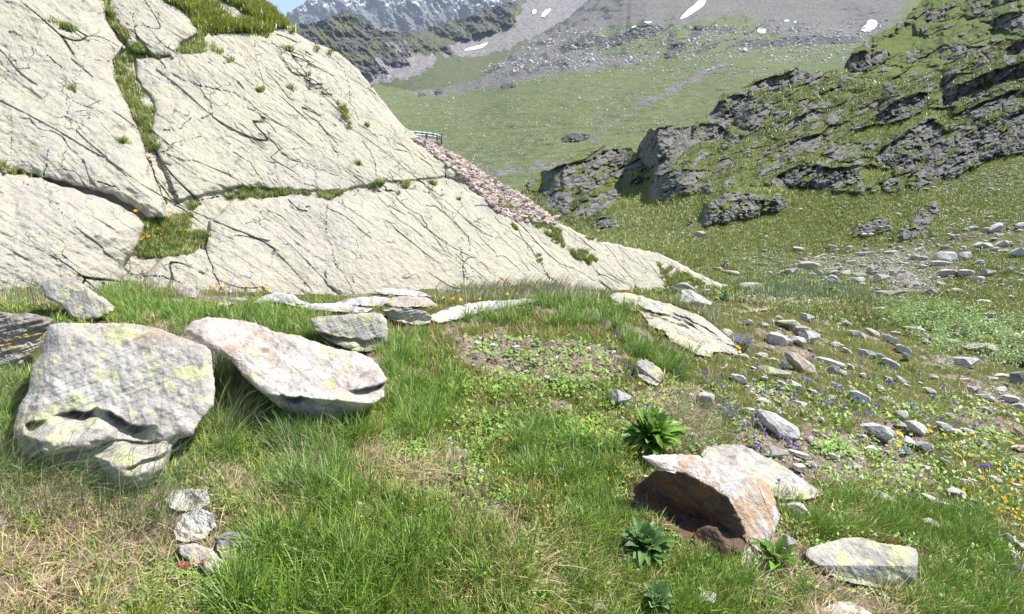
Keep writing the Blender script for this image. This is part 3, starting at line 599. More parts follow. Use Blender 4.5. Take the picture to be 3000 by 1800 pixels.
# take over the near ground's distance along the lower edge
gD = ghit(h1.PX[0], h1.PY[0]); gD = np.where(np.isnan(gD), h1.D[0], gD); fade = 1 - ss(0, 70, h1.PY[0][None] - h1.PY)
h1.D = h1.D * (1 + fade * (gD / h1.D[0] - 1)[None])
X, Y = h1.PX, h1.PY
CRAG = [c3([(-200,700),(400,760),(470,660),(900,480),(1300,330),(1700,420),(2000,300),(2600,100),(2700,700),(2350,800),(2100,900),(1850,985),(1500,985),(1150,960),(900,990),(780,1000),(560,1040),(420,930),(250,960),(380,1150),(270,1200),(100,1130),(-200,1100)])]
gtop = [c3([(1600,680),(1700,650),(1850,610),(2000,560),(2110,560),(2090,590),(1950,620),(1850,680),(1700,720),(1580,720)]),c3([(1560,395),(1700,400),(1900,400),(1850,440),(1650,430)]),c3([(370,960),(470,950),(560,900),(530,960),(520,1040),(440,1080)]),
        c3([(1000,960),(1150,960),(1270,990),(1130,1000),(1000,985)]),c3([(1480,880),(1680,860),(1800,880),(1700,960),(1500,980),(1620,940)]),c3([(2050,600),(2150,590),(2200,610),(2080,640)])]
crag = np.maximum.reduce([pmask(X, Y, q, 22, 14 * fbm(X * .03, Y * .03, 33, 3)) for q in CRAG])
for q in gtop: crag *= 1 - .95 * pmask(X, Y, q, 6, 6 * fbm(X * .03, Y * .03, 34, 3))

crag1_at = lambda a, b: h1_crag(a, b)
rock, face = craggy(h1, OUT1, 1.0, 200, crag)
h1.attrs = {'rock': rock, 'scree': .0 * rock, 'cragm': crag}
h1_crag = lambda a, b: h1.attr_at('cragm', a, b)
SCR1 = [c3([(1950,1100),(2100,1000),(2300,900),(2480,860),(2600,860),(2600,1060),(2300,1080),(2100,1130),(1900,1250),(1800,1270)])]
for q in SCR1: h1.attrs['scree'] = np.maximum(h1.attrs['scree'], (.44 * pmask(X, Y, q, 30, 30 * fbm(X * .03, Y * .03, 35, 3))))
M['hill'] = mat_terrain('crag_hillside', 1.0, (.062, .092, .02), (.10, .128, .03), (.14, .135, .05), (.11, .106, .094), (.225, .216, .192), (.25, .21, .18), (.42, .39, .36), bumpd=.35, ed=.55)
tag(h1.build('hillside', M['hill'], 10), kind='structure')
# second crag behind
OUT2 = [(c3([(1535,345),(1590,280),(1680,250),(1770,270)])[0:], c3([(1535,370),(1650,388),(1760,385),(1770,380)]), 1.0)]
OUT1c = None
h2 = Sheet(2440, 3400, 560, 340, curve([(2440,260),(2560,262),(2660,262),(2760,240),(3400,100)]), curve([(2440,226),(2470,205),(2480,178),(2500,150),(2560,105),(2600,88),(2640,62),(2680,22),(2720,-20),(2800,-90),(3000,-240),(3400,-400)]),
           depth_field([(2440,260,135),(2800,240,120),(3400,100,110),(2480,180,160),(2560,105,190),(2700,0,230),(2800,120,160),(3000,0,170),(3000,-240,260),(3400,-400,260)]), jag=6, jseed=8, jfreq=.05)
X, Y = h2.PX, h2.PY
cr2 = .85 * np.ones_like(X); cr2 *= 1 - .9 * pmask(X, Y, c3([(1680,250),(1800,180),(1900,120),(1960,200),(1850,260),(1750,280)]), 10, 10 * fbm(X * .03, Y * .03, 3, 3)); cr2 *= 1 - .9 * pmask(X, Y, c3([(2290,160),(2370,150),(2400,180),(2310,185)]), 8)
o2 = [(c3([(1540,345),(1590,280),(1650,260),(1700,290)]), c3([(1540,372),(1600,385),(1660,380),(1700,350)]), 1.0), (c3([(1660,330),(1700,270),(1760,255),(1790,300)]), c3([(1660,350),(1700,345),(1760,335),(1790,320)]), 1.0),
      (c3([(1990,270),(2060,225),(2120,225),(2200,240),(2350,240)]), c3([(1990,290),(2060,318),(2120,325),(2200,305),(2350,262)]), .5), (c3([(1950,100),(2000,60),(2080,40)]), c3([(1950,120),(2010,115),(2080,90)]), .8), (c3([(2300,100),(2400,60),(2500,60)]), c3([(2300,130),(2400,150),(2500,150)]), .7), (c3([(1560,215),(1620,195),(1660,200)]), c3([(1560,240),(1620,245),(1660,225)]), .7)]
rock, face = craggy(h2, o2, 1.0, 300, cr2)
h2.attrs = {'rock': rock * .9, 'scree': 0 * rock}
M['hill2'] = mat_terrain('upper_crag', 2.2, (.06, .092, .02), (.095, .125, .028), (.13, .13, .045), (.11, .106, .094), (.225, .216, .192), (.25, .21, .18), (.42, .39, .36), bumpd=.3, ed=.6)
tag(h2.build('hillside', M['hill2'], 10), kind='structure')

# ------------------------------------------------------------ 4. valley meadow, moraine and scree slope beyond
MC = [(850,640,260),(1100,420,420),(1100,300,620),(900,250,850),(1100,252,860),(1300,300,640),(1300,262,820),(1300,450,340),(1500,640,150),(1500,560,200),(1500,470,290),(1500,380,390),(1500,290,540),(1440,210,900),
 (1700,560,180),(1700,450,290),(1700,340,400),(1700,220,640),(1600,130,1050),(1670,55,1400),(1900,450,280),(1900,300,420),(1900,200,620),(1900,100,900),(1900,0,1300),(2200,450,260),(2200,220,480),(2200,150,650),(2200,90,900),(2200,0,1250),
 (2500,230,420),(2500,150,600),(2500,100,850),(2500,0,1150),(3000,200,380),(3000,0,1000),(3400,640,200),(3400,-100,1100),(2200,-120,1900),(1850,-120,2000)]
mt = Sheet(850, 3400, 1200, 520, lambda x: 0 * x + 640, curve([(850,246),(1100,246),(1200,268),(1300,258),(1380,232),(1440,203),(1500,160),(1560,112),(1610,82),(1669,50),(1720,2),(1800,-60),(1900,-120),(3400,-120)]), depth_field(MC), jag=5, jseed=14, jfreq=.05)
X, Y = mt.PX, mt.PY
mor = pmask(X, Y, c3([(-500,300),(-300,250),(-100,60),(400,100),(700,60),(1000,60),(1500,140),(1700,150),(1650,230),(1300,270),(950,300),(700,330),(300,330),(0,400),(-300,430),(-700,490)]), 30, 16 * fbm(X * .02, Y * .03, 133, 4))
scr = np.zeros_like(X)
for q in (c3([(-120,420),(-400,470),(-250,230),(0,200),(200,90),(330,80),(150,200),(330,300),(600,290),(520,330),(100,380)]), [(1500,150),(1620,60),(1700,0),(1800,-140),(2750,-140),(2600,90),(2500,110),(2380,112),(2250,96),(2180,40),(2100,55),(2000,70),(1900,72),(1800,75),(1700,100),(1600,140)], c3([(500,520),(700,420),(900,330),(960,320),(760,430),(540,540),(300,660),(230,740),(240,700),(440,580)]),
          c3([(-400,900),(0,840),(200,800),(260,770),(0,870),(-360,920)]), c2_([(1000,640),(1400,590),(1700,560),(1600,640),(1200,700),(1000,680)])):
    scr = np.maximum(scr, pmask(X, Y, q, 14, 12 * fbm(X * .03, Y * .05, 134, 4)))
SCn = scr.copy()
o3 = [(c3([(60,250),(130,215),(200,180),(320,190)]), c3([(60,285),(130,270),(230,250),(320,215)]), 1.2), (c3([(380,200),(440,140),(520,130),(620,145)]), c3([(380,215),(450,205),(540,195),(620,165)]), 1.2), (c3([(620,240),(680,210),(740,220)]), c3([(620,262),(680,272),(745,255)]), 1.0),
      (c3([(740,150),(800,130),(900,140)]), c3([(740,165),(800,165),(900,160)]), .7), (c3([(320,240),(400,170),(440,160)]), c3([(320,255),(400,235),(440,200)]), .7), (c3([(950,230),(1050,200),(1200,215),(1350,200)]), c3([(950,250),(1050,240),(1200,245),(1350,215)]), .6), (c3([(60,340),(100,330),(130,345)]), c3([(60,355),(100,358),(130,352)]), .8), (c2_([(1160,660),(1200,640),(1245,650)]), c2_([(1160,682),(1200,682),(1245,665)]), 1.0),
      (c2_([(1040,690),(1080,670),(1120,675)]), c2_([(1040,702),(1080,695),(1120,685)]), .8), (c3([(70,720),(150,685),(240,700)]), c3([(70,745),(150,735),(240,720)]), .6), (c3([(1000,190),(1100,215),(1300,190),(1650,190)]), c3([(1000,200),(1100,240),(1300,235),(1650,225)]), .5), (c2_([(1640,620),(1690,600),(1770,610)]), c2_([(1640,652),(1690,645),(1770,625)]), .6)]
rock, face = craggy(mt, o3, .9, 400, .75 * mor, amp=.45)
ridge = pmask(X, Y, [(1380,240),(1440,195),(1560,105),(1720,-5),(1830,-130),(2000,-130),(1850,10),(1760,70),(1700,60),(1640,110),(1560,160),(1480,215)], 12, 12 * fbm(X * .03, Y * .03, 135, 3))
rock = np.maximum(rock * mor + face, ridge * ss(-.2, .5, fbm(X * .03 + Y * .03, Y * .05, 136, 4)) * .8); scr = np.maximum(scr, .5 * mor * ss(.0, .5, fbm(X * .02, Y * .05, 137, 4))); scr = np.maximum(scr, ridge * .6)
mt.attrs = {'rock': np.clip(rock, 0, 1), 'scree': scr}
mt.D = mt.D * (1 - .010 * fbm(X / 110 + Y / 50, Y / 26, 138, 4) - .0025 * fbm(X / 22 + Y / 20, Y / 8, 139, 4)); 
M['valley'] = mat_terrain('valley_meadow', 7.0, (.072, .10, .04), (.11, .135, .052), (.165, .155, .085), (.055, .055, .055), (.13, .13, .12), (.15, .143, .128), (.28, .265, .24), stone=2.4, bumpd=.35)
tag(mt.build('valley', M['valley'], 10), kind='structure')

# ------------------------------------------------------------ 5. ridge behind the valley, high mountains far away
RC = [(800,330,1000),(1100,290,1000),(1400,260,1000),(1700,230,1100),(850,200,1250),(1000,180,1300),(1150,220,1150),(1250,200,1200),(1400,150,1500),(1500,140,1500),(1600,80,1750),(1100,130,1600),(1250,120,1700),(1350,100,1750),
      (880,75,1700),(1000,35,1750),(1120,85,1850),(1230,88,2000),(1350,55,2050),(1440,22,2100),(1540,2,2200),(1700,-10,2300),(1900,-40,2300)]
RT = [(760,110),(820,100),(860,84),(880,72),(925,66),(960,56),(985,42),(1000,35),(1018,32),(1035,46),(1080,68),(1120,84),(1160,92),(1180,86),(1200,96),(1240,88),(1262,78),(1300,74),(1335,58),(1360,56),(1385,44),(1400,30),(1440,20),(1480,10),(1520,2),(1560,-6),(1700,-20),(1900,-60)]
rg = Sheet(760, 1900, 800, 380, lambda x: 0 * x + 300, curve(RT), depth_field(RC), jag=5, jseed=24, jfreq=.09)
X, Y = rg.PX, rg.PY
r1 = R(48); u = X * math.cos(r1) - Y * math.sin(r1); v = X * math.sin(r1) + Y * math.cos(r1)
hard = np.maximum(pmask(X, Y, [(740,0),(1000,0),(1100,60),(1200,80),(1250,110),(1310,130),(1350,170),(1280,150),(1210,150),(1200,190),(1150,190),(1130,215),(1080,225),(980,215),(900,230),(740,240)], 14, 8 * fbm(X * .04, Y * .04, 143, 3)),
                  pmask(X, Y, [(1250,70),(1400,10),(1520,-20),(1510,40),(1500,75),(1440,90),(1380,110),(1330,115),(1290,100)], 10, 8 * fbm(X * .04, Y * .04, 144, 3)))
rel = .6 * ridged(u / 55, v / 200, 145, 5, .6) + .6 * ridged(X / 50, Y / 45, 155, 5, .6); rg.D = rg.D * (1 - .055 * hard * rel * .6 - .004 * fbm(X / 30, Y / 30, 146, 4))
n = grid_normals(rg.verts()); up = np.abs(n[..., 2])
rg.attrs = {'rock': np.clip(hard * (.15 + 1.2 * ss(-.4, .5, fbm(u / 30, v / 60, 147, 5, .6) + .4 * fbm(X / 25, Y / 25, 149, 4))), 0, 1) * .9, 'scree': np.zeros_like(X)}
for q in ([(860,250),(880,210),(960,215),(1080,200),(1160,150),(1270,160),(1275,200),(1200,225),(1130,245),(1050,255),(950,250)], [(1310,150),(1400,100),(1500,90),(1540,0),(1900,-80),(1900,100),(1700,110),(1540,120),(1440,160),(1350,170),(1280,150)], [(1080,60),(1180,90),(1190,160),(1120,120)]):
    rg.attrs['scree'] = np.maximum(rg.attrs['scree'], pmask(X, Y, q, 14, 14 * fbm(u * .05, v * .02, 148, 4)))
M['ridge'] = mat_terrain('dark_ridge', 14.0, (.075, .09, .04), (.095, .11, .05), (.13, .12, .08), (.07, .066, .06), (.15, .14, .13), (.24, .22, .21), (.36, .34, .33), bumpd=.4)
tag(rg.build('ridge', M['ridge'], 10), kind='structure')
FC = [(700,160,5200),(1300,200,4600),(1700,100,5000),(850,40,6500),(1000,100,5200),(1200,120,4800),(1300,30,6000),(1500,0,6200),(1000,-60,8200),(1300,-120,8500),(1700,-120,8000),(700,0,6500)]
ft = Sheet(740, 1900, 700, 300, lambda x: 0 * x + 200, curve([(740,90),(800,72),(828,58),(845,40),(862,28),(872,18),(885,12),(905,-8),(940,-22),(1000,-60),(1100,-110),(1300,-140),(1500,-120),(1900,-140)]), depth_field(FC), jag=7, jseed=34, jfreq=.06)
X, Y = ft.PX, ft.PY
rel = ridged(X / 80 - Y / 150, Y / 110 + X / 300, 150, 6, .58); ft.D = ft.D * (1 - .06 * rel * ss(-140, 60, 140 - np.abs(Y)) )
ft.attrs = {'rock': np.clip(.55 + .6 * fbm(X / 40, Y / 25, 151, 5, .6), 0, 1), 'scree': np.ones_like(X)}
sn = ss(.62, .9, .5 + fbm(X / 26 + Y / 30, Y / 20, 152, 5, .6) * .5 + (40 - Y) / 130.) * ss(-90, -20, -Y + 10)
ft.attrs['snow'] = sn * .75
def mat_far():
    t = NT('high_mountain'); n = t.noise(.004, 8, .7); n2 = t.noise(.02, 6, .7)
    c = t.mix(t.ramp(n, [(.35, 0), (.65, 1)]), (.12, .12, .125), (.27, .265, .26)); c = t.mix(t.ramp(n2, [(.3, .7), (.5, 0)]), c, (.07, .07, .08))
    c = t.mix(t.ramp(t.attr('snow'), [(.35, 0), (.65, .9)]), c, (.75, .77, .8))
    return t.done(c, .95, t.bump(t.math('ADD', n, t.math('MULTIPLY', n2, .3)), 120, .8), spec=.1)
tag(ft.build('mountains', mat_far(), 10), kind='structure')

# ------------------------------------------------------------ traced rocks
c6 = lambda L: [(1800 + x / 2.061, 650 + y / 2.061) for x, y in L]
c7 = lambda L: [(x / 1.649, 900 + y / 1.649) for x, y in L]
c8 = lambda L: [(1000 + x / 1.855, 1000 + y / 1.855) for x, y in L]
c9 = lambda L: [(1800 + x / 2.0617, 1100 + y / 2.0617) for x, y in L]
c10 = lambda L: [(1700 + x / 4.122, 950 + y / 4.122) for x, y in L]
def gd(px, py): return float(ghit([px], [py])[0])
NOGRASS = []
_mx, _my = np.meshgrid(np.arange(-340, 3361, 20.0), np.arange(820, 2301, 10.0)); GM = np.nan_to_num(ghit(_mx.ravel(), _my.ravel()).reshape(_mx.shape), nan=60.)
def gmap(px, py):
    fx = np.clip((px + 340) / 20, 0, GM.shape[1] - 1.001); fy = np.clip((py - 820) / 10, 0, GM.shape[0] - 1.001); i = fx.astype(int); j = fy.astype(int); a = fx - i; b = fy - j
    r = (GM[j, i] * (1 - a) + GM[j, i + 1] * a) * (1 - b) + (GM[j + 1, i] * (1 - a) + GM[j + 1, i + 1] * a) * b; return np.where(py < 822, 99., r)
def fbm3(p, sc, seed, o=4):
    return (fbm(p[..., 0] * sc + p[..., 2] * sc * .7, p[..., 1] * sc - p[..., 2] * sc * .6, seed, o, .6) + fbm(p[..., 2] * sc * 1.3 + p[..., 0] * sc * .3, p[..., 1] * sc * .8 + p[..., 0] * sc * .5, seed + 7, o, .6)) * .6
def traced_rock(name, outline, planes, mat, thick=.3, amp=.012, seed=1, centre=None, jag=2.0, ledges=(), bulges=(), strata=0, nth=220, nr=70, rnd=.05, parent=None, nograss=True, blk=.25):
    """outline in photo pixels; planes: (px, py, distance, normal) bound its near side as a convex body; ledges: (line, overhang, fade)"""
    o = np.array(outline, float); c = np.array(centre if centre is not None else o.mean(0), float)
    if nograss: NOGRASS.append(outline)
    oc = np.vstack([o, o[:1]]); L = np.concatenate([[0], np.cumsum(np.hypot(*np.diff(oc, axis=0).T))])
    u = np.linspace(0, L[-1], nth + 1)[:-1]; ox = np.interp(u, L, oc[:, 0]); oy = np.interp(u, L, oc[:, 1])
    for _ in range(1): ox = (np.roll(ox, 1) + 2 * ox + np.roll(ox, -1)) / 4; oy = (np.roll(oy, 1) + 2 * oy + np.roll(oy, -1)) / 4
    ox = ox + jag * fbm(ox * .06, oy * .06, seed, 4, .6); oy = oy + jag * fbm(ox * .06, oy * .06, seed + 3, 4, .6)
    t = (np.linspace(0, 1, nr) ** .75)[:, None]; PX = c[0] + (ox - c[0])[None] * t; PY = c[1] + (oy - c[1])[None] * t
    kx, kz = ray(PX, PY); Y = np.full(PX.shape, .2)
    for (px, py, d, n) in planes:
        n = np.array(n, float); q = P(px, py, d); den = n[0] * kx + n[1] + n[2] * kz
        Y = np.maximum(Y, np.where(den < -.02, (n @ q) / np.minimum(den, -.02), .2))
    size = math.sqrt(max(1, (ox.max() - ox.min()) * (oy.max() - oy.min()))) * float(np.median(Y)) / F
    Y0 = Y.copy(); dist = seg_dist(PX, PY, list(zip(ox, oy)), True) * Y / F / size
    Y = Y + size * rnd * (1 - np.sqrt(np.clip(1 - (1 - np.clip(dist / .13, 0, 1)) ** 2, 0, 1)))
    for line, off, fd in ledges:
        xs = [p[0] for p in line]; yl = curve(line)(PX) + 9 * fbm(PX * .014, PY * .012, seed + 40, 3, .5); below = PY - yl
        side = ss(xs[0] - 5, xs[0] + 20, PX) * (1 - ss(xs[-1] - 20, xs[-1] + 5, PX)); Y = Y + off * np.clip(.55 + 1.3 * vn(PX * .011 + seed, PY * .01, seed + 44), 0, 1.6) * side * ss(-1, 5, below) * np.exp(-np.maximum(below, 0) / fd)
    for poly, h, wd in bulges:
        d = seg_dist(PX, PY, poly, True); d = np.where(inside(PX, PY, poly), d, 0) + 0; q = np.clip(d / wd, 0, 1); Y = Y - h * np.sqrt(np.clip(1 - (1 - q) ** 2, 0, 1))
    if nograss: Y = np.minimum(Y, gmap(PX, PY) * .985)
    V = P(PX, PY, Y); b, e = blocks(V[..., 0] / size * 2.6 + V[..., 2] / size, V[..., 1] / size * 2.2 - V[..., 2] / size * 1.6, seed + 60, .5)
    nz = fbm3(V, 2.2 / size, seed + 50, 5) * size * amp * 2.2 + size * amp * blk * 2 * (b - .5)
    if strata: nz = nz + strata * size * (fbm(V[..., 0] / size * 1.5, (V[..., 2] - .2 * V[..., 0]) / size * 16, seed + 55, 3))
    Y = Y - nz * np.clip(1.2 - t ** 8, .2, 1)
    rows = [P(PX, PY, Y)]; Ye = Y[-1]
    for k in range(1, 13):
        f = math.cos(k / 12 * math.pi / 2); rows.append(P(c[0] + (ox - c[0]) * f, c[1] + (oy - c[1]) * f, Ye * .3 * 0 + (Ye * f + float(Ye.mean()) * (1 - f)) + thick * math.sqrt(1 - f * f))[None])
    V = np.concatenate(rows, 0); V = np.concatenate([V, V[:, :1]], 1); n = V.shape[0]
    V2 = V[:, :-1].reshape(-1, 3); i = np.arange(n - 1)[:, None] * nth + np.arange(nth)[None]; j = np.arange(n - 1)[:, None] * nth + (np.arange(nth)[None] + 1) % nth
    return mesh_np(name, V2, np.stack([i, i + nth, j + nth, j], -1).reshape(-1, 4), mat, parent=parent)
def plane3(a, b, c):
    a_, b_, c_ = P(*a), P(*b), P(*c); n = np.cross(b_ - a_, c_ - a_); n = n if n @ a_ < 0 else -n; return (*a, tuple(n / np.linalg.norm(n)))
def rk(label, outline, planes, mat, name='rock', cat='rock', **k):
    return tag(traced_rock(name, outline, planes, M[mat], **k), label, cat)
T = (.12, -.22, .95); FR = (.1, -.9, .45)
g = gd(380, 1440)
rk('big grey boulder with yellow lichen and deep overhangs at the left, in long grass', c7([(215,140),(235,85),(300,75),(450,80),(600,75),(760,100),(830,130),(1000,190),(1020,210),(1030,300),(1040,400),(1030,480),(960,560),(930,620),(860,640),(830,690),(800,780),(740,850),(680,885),(560,880),(480,820),(400,780),(250,760),(120,720),(60,600),(90,480),(140,400),(150,290),(200,220)]),
   [(380,1440,g,(.22,-.62,.72)), (380,1050,g * 1.12,(.06,-.16,.97)), (620,1150,g*1.06,(.75,-.45,.45)), (380,1330,g * .985,(.1,-.97,.1))], 'grey', thick=.5, amp=.011, seed=5, centre=(330,1130), nth=420, nr=170, strata=.008,
   ledges=[(c7([(120,560),(300,520),(400,500),(470,478),(560,530),(640,560),(720,575),(830,560),(960,520),(1040,480)]), .11, 38), (c7([(430,640),(520,640),(600,640),(700,650),(830,630),(900,600)]), .05, 22), (c7([(600,790),(700,740),(800,700),(860,650)]), .04, 20)],
   bulges=[(c7([(120,620),(330,540),(470,530),(570,590),(560,640),(400,700),(200,720)]), .07, 40), (c7([(450,720),(600,660),(780,660),(830,690),(790,790),(680,885),(540,870)]), .09, 50)])
g = gd(950, 1255)
rk('long pale boulder with a pinkish top and dark undercut nose, right of the biggest boulder', c7([(890,110),(930,70),(1000,48),(1120,58),(1230,75),(1330,120),(1450,140),(1530,170),(1620,200),(1720,215),(1800,250),(1840,300),(1872,350),(1850,390),(1860,430),(1800,470),(1740,510),(1700,530),(1640,575),(1560,575),(1480,560),(1450,520),(1380,510),(1320,460),(1260,410),(1180,340),(1120,260),(980,190)]),
   [(950,1255,g,(.05,-.85,-.35)), (980,1165,g * .97,(.22,-.40,.88)), (1120,1080,g * .98,(.8,-.5,.3))], 'pink', thick=.45, amp=.014, seed=9, centre=(880,1075), nth=420, nr=150,
   ledges=[(c7([(1340,440),(1460,430),(1560,470),(1640,430),(1720,400),(1800,380),(1860,360)]), .10, 24)])
g = gd(60, 1110)
rk('dark layered rock with orange lichen, cut by the left edge of the picture', c7([(-120,20),(0,22),(60,32),(130,28),(200,40),(262,60),(240,100),(210,130),(190,190),(120,260),(80,330),(-120,380)]),
   [(60,1110,g,(.1,-.85,.5)), (60,975,g * .995,(.1,-.25,.95))], 'dark', thick=.4, amp=.02, seed=12, strata=.03, nth=260, nr=110, centre=(10,1000))
g = gd(250, 945)
rk('rounded pale boulder with yellow lichen in the grass below the slab, far left', c4([(300,830),(340,790),(430,782),(520,795),(610,830),(680,880),(760,930),(830,985),(810,1030),(700,1075),(600,1090),(510,1050),(450,980),(330,920)]),
   [(250,945,g,(.1,-.7,.7)), (240,905,g * 1.005,(.35,-.35,.87))], 'yellow', thick=.4, seed=15)
g = gd(1010, 1035)
rk('blocky rock with bright yellow lichen and a shaded base behind the pinkish boulder', c5([(20,1075),(100,1052),(250,1050),(400,1032),(530,1035),(575,1080),(585,1150),(580,1240),(520,1300),(400,1310),(280,1290),(150,1230),(60,1170)]),
   [(1040,1030,g,(.1,-.75,.66)), (1030,955,g * 1.01,(.2,-.3,.93)),(1130,980,g,(.85,-.4,.3))], 'yellow', thick=.4, seed=18, strata=.008, ledges=[(c5([(30,1160),(150,1180),(300,1210),(420,1230),(560,1200)]), .09, 18)])
g = gd(1210, 950)
rk('dark layered low rock just right of the yellow lichened block', c5([(540,1015),(620,992),(760,1000),(860,1020),(905,1060),(890,1105),(800,1118),(700,1100),(600,1080)]), [(1210,950,g,(.0,-.98,.2)), (1190,910,g,(.1,-.3,.93))], 'grey', thick=.35, seed=21, strata=.03, amp=.02)
g = gd(1350, 930)
rk('long smooth pale rock lying flat at the foot of the slab, behind the mound', c5([(890,1050),(1000,1005),(1150,965),(1300,945),(1450,940),(1600,930),(1680,935),(1640,955),(1450,985),(1330,1010),(1150,1050),(1080,1085),(960,1100),(900,1085)]), [(1300,940,g,(.05,-.35,.93))], 'pale', thick=.4, seed=22, jag=3)
g = gd(1180, 915)
rk('flat pinkish ledge rock at the foot of the slab, above the dark layered rock', c5([(560,960),(620,915),(760,905),(850,915),(930,960),(945,985),(850,985),(700,990),(620,985)]), [(1180,900,g * 1.05,(.05,-.35,.93))], 'pink', thick=.4, seed=23)
for k_, (pl, lb, mt_) in enumerate([([(200,960),(320,925),(480,910),(620,925),(660,960),(560,985),(380,975),(260,985)], 'flat cream ledge stone in the row below the slab, left of the pinkish one', 'pale'),
      ([(470,870),(560,850),(700,860),(840,880),(900,915),(760,905),(620,900),(520,895)], 'narrow pale ledge touching the very foot of the slab', 'pale'),
      ([(-60,985),(60,965),(190,960),(330,985),(480,1000),(430,1030),(200,1020),(0,1010)], 'broad cream ledge rising from the grass above the yellow lichened block', 'pale'),
      ([(930,850),(1000,840),(1080,860),(1180,880),(1100,890),(960,885)], 'small whitish rock lying in the grey grass at the slab foot', 'pale')]):
    q = c5(pl); my = max(p[1] for p in q); cxm = sum(p[0] for p in q) / len(q); g = gd(cxm, my - 2); rk(lb, q, [(cxm, my, g, (.05,-.4,.9))], mt_, thick=.4, seed=30 + k_)
for k_, (pl, lb, mt_) in enumerate([([(1270,860),(1330,838),(1400,845),(1440,880),(1430,920),(1340,915),(1290,890)], 'rounded pink stone against the foot of the slab at the left', 'pink'),
      ([(1180,930),(1260,925),(1340,950),(1370,975),(1280,972),(1200,960)], 'flat pink stone sunk in the grass below the rounded pink one', 'pink'), ([(1830,960),(1900,910),(1990,885),(2120,895),(2170,940),(2290,970),(2290,1000),(2080,970),(1950,950)], 'jagged pale rocks breaking out of the turf under the slab', 'pale'),
      ([(1580,955),(1640,940),(1690,965),(1640,980),(1590,975)], 'small pink stone in the turf between two ledges', 'pink')]):
    q = c4(pl); my = max(p[1] for p in q); cxm = sum(p[0] for p in q) / len(q); g = gd(cxm, my - 2); rk(lb, q, [(cxm, my, g, (.05,-.55,.8))], mt_, thick=.4, seed=40 + k_)
g = gd(2060, 1045)
rk('long jagged outcrop with yellow-green lichen running down the slope in the middle', c6([(-30,445),(0,430),(80,430),(170,450),(260,480),(340,500),(420,530),(520,570),(580,610),(640,660),(700,710),(745,770),(740,805),(680,790),(600,785),(580,815),(500,800),(440,770),(340,720),(300,660),(220,630),(180,570),(130,510),(50,490),(-30,490)]),
   [(2060,1045,g,(.15,-.62,.75)), (1950,930,g * 1.22,(.3,-.25,.92)), (1850,890,g * 1.2,(-.5,-.8,.1))], 'yellow', thick=.6, seed=52, amp=.03, centre=c6([(330,610)])[0], nth=420, nr=140, strata=.016,
   ledges=[(c6([(130,490),(230,545),(330,560),(400,600),(470,620),(540,700),(600,740),(680,790)]), .10, 24), (c6([(300,520),(400,570),(480,600),(560,640),(640,700)]), .07, 16), (c6([(330,640),(420,680),(520,740),(600,790)]), .06, 20)])
g = gd(2150, 1455)
rk('broad flat grey slab with yellow lichen streak behind the rusty overhanging rock', c9([(525,470),(560,425),(640,412),(760,420),(830,445),(900,490),(970,520),(1070,580),(1130,620),(1200,670),(1270,715),(1200,745),(1100,750),(1010,750),(900,700),(700,640),(560,560)]),
   [(2340,1462,gd(2340, 1462),(.12,-.22,.96))], 'grey', thick=.3, seed=60, amp=.006, nth=300, nr=110)
# the rusty rock: a lit plate over a brown underside, its colour darkened for shade
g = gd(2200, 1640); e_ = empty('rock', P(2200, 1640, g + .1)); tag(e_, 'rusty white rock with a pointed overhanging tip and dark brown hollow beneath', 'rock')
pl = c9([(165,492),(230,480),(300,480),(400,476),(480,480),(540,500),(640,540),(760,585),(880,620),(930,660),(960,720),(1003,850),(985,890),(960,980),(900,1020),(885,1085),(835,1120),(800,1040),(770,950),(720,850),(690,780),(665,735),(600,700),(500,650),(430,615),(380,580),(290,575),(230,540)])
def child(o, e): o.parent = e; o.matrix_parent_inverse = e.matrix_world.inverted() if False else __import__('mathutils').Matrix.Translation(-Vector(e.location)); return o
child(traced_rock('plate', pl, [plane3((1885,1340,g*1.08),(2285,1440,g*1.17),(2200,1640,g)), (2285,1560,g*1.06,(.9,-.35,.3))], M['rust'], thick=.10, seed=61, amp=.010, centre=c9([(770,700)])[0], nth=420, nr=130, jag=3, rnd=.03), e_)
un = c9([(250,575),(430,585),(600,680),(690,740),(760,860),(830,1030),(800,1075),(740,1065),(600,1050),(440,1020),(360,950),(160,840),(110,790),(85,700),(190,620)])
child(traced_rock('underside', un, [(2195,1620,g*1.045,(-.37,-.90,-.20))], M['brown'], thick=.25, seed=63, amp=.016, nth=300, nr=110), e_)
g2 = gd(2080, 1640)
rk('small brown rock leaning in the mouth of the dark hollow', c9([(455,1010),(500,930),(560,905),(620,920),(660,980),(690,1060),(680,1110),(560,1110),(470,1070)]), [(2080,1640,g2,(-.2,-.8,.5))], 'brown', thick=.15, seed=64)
rk('small cream wedge of rock under the foot of the rusty rock', c9([(770,1080),(820,1030),(870,1060),(890,1120),(850,1145),(780,1130)]), [(2198,1655,gd(2198,1655),(0,-.6,.7))], 'pale', thick=.12, seed=65)
g = gd(2580, 1725)
rk('flat four-sided slab with yellow lichen at its right end, lower right', c9([(1150,1090),(1160,1050),(1240,1020),(1400,980),(1480,975),(1560,1000),(1640,1020),(1760,1030),(1820,1045),(1835,1080),(1830,1180),(1825,1240),(1760,1272),(1650,1292),(1500,1265),(1350,1235),(1260,1175),(1200,1130)]),
   [(2580,1725,g,(.1,-.9,.4)), (2580,1690,g * .995,(.1,-.26,.95))], 'yellow', thick=.25, seed=66, amp=.008, nth=300, nr=110)
rk('angular white stone below the biggest boulder', c7([(840,1080),(880,1000),(980,975),(1030,1000),(1045,1060),(980,1120),(900,1138),(850,1120)]), [(570,1585,gd(570,1588),(.1,-.6,.8)),(560,1520,gd(570,1588)*1.01,(-.3,-.2,.9))], 'pale', thick=.12, seed=70, amp=.03, rnd=.03)
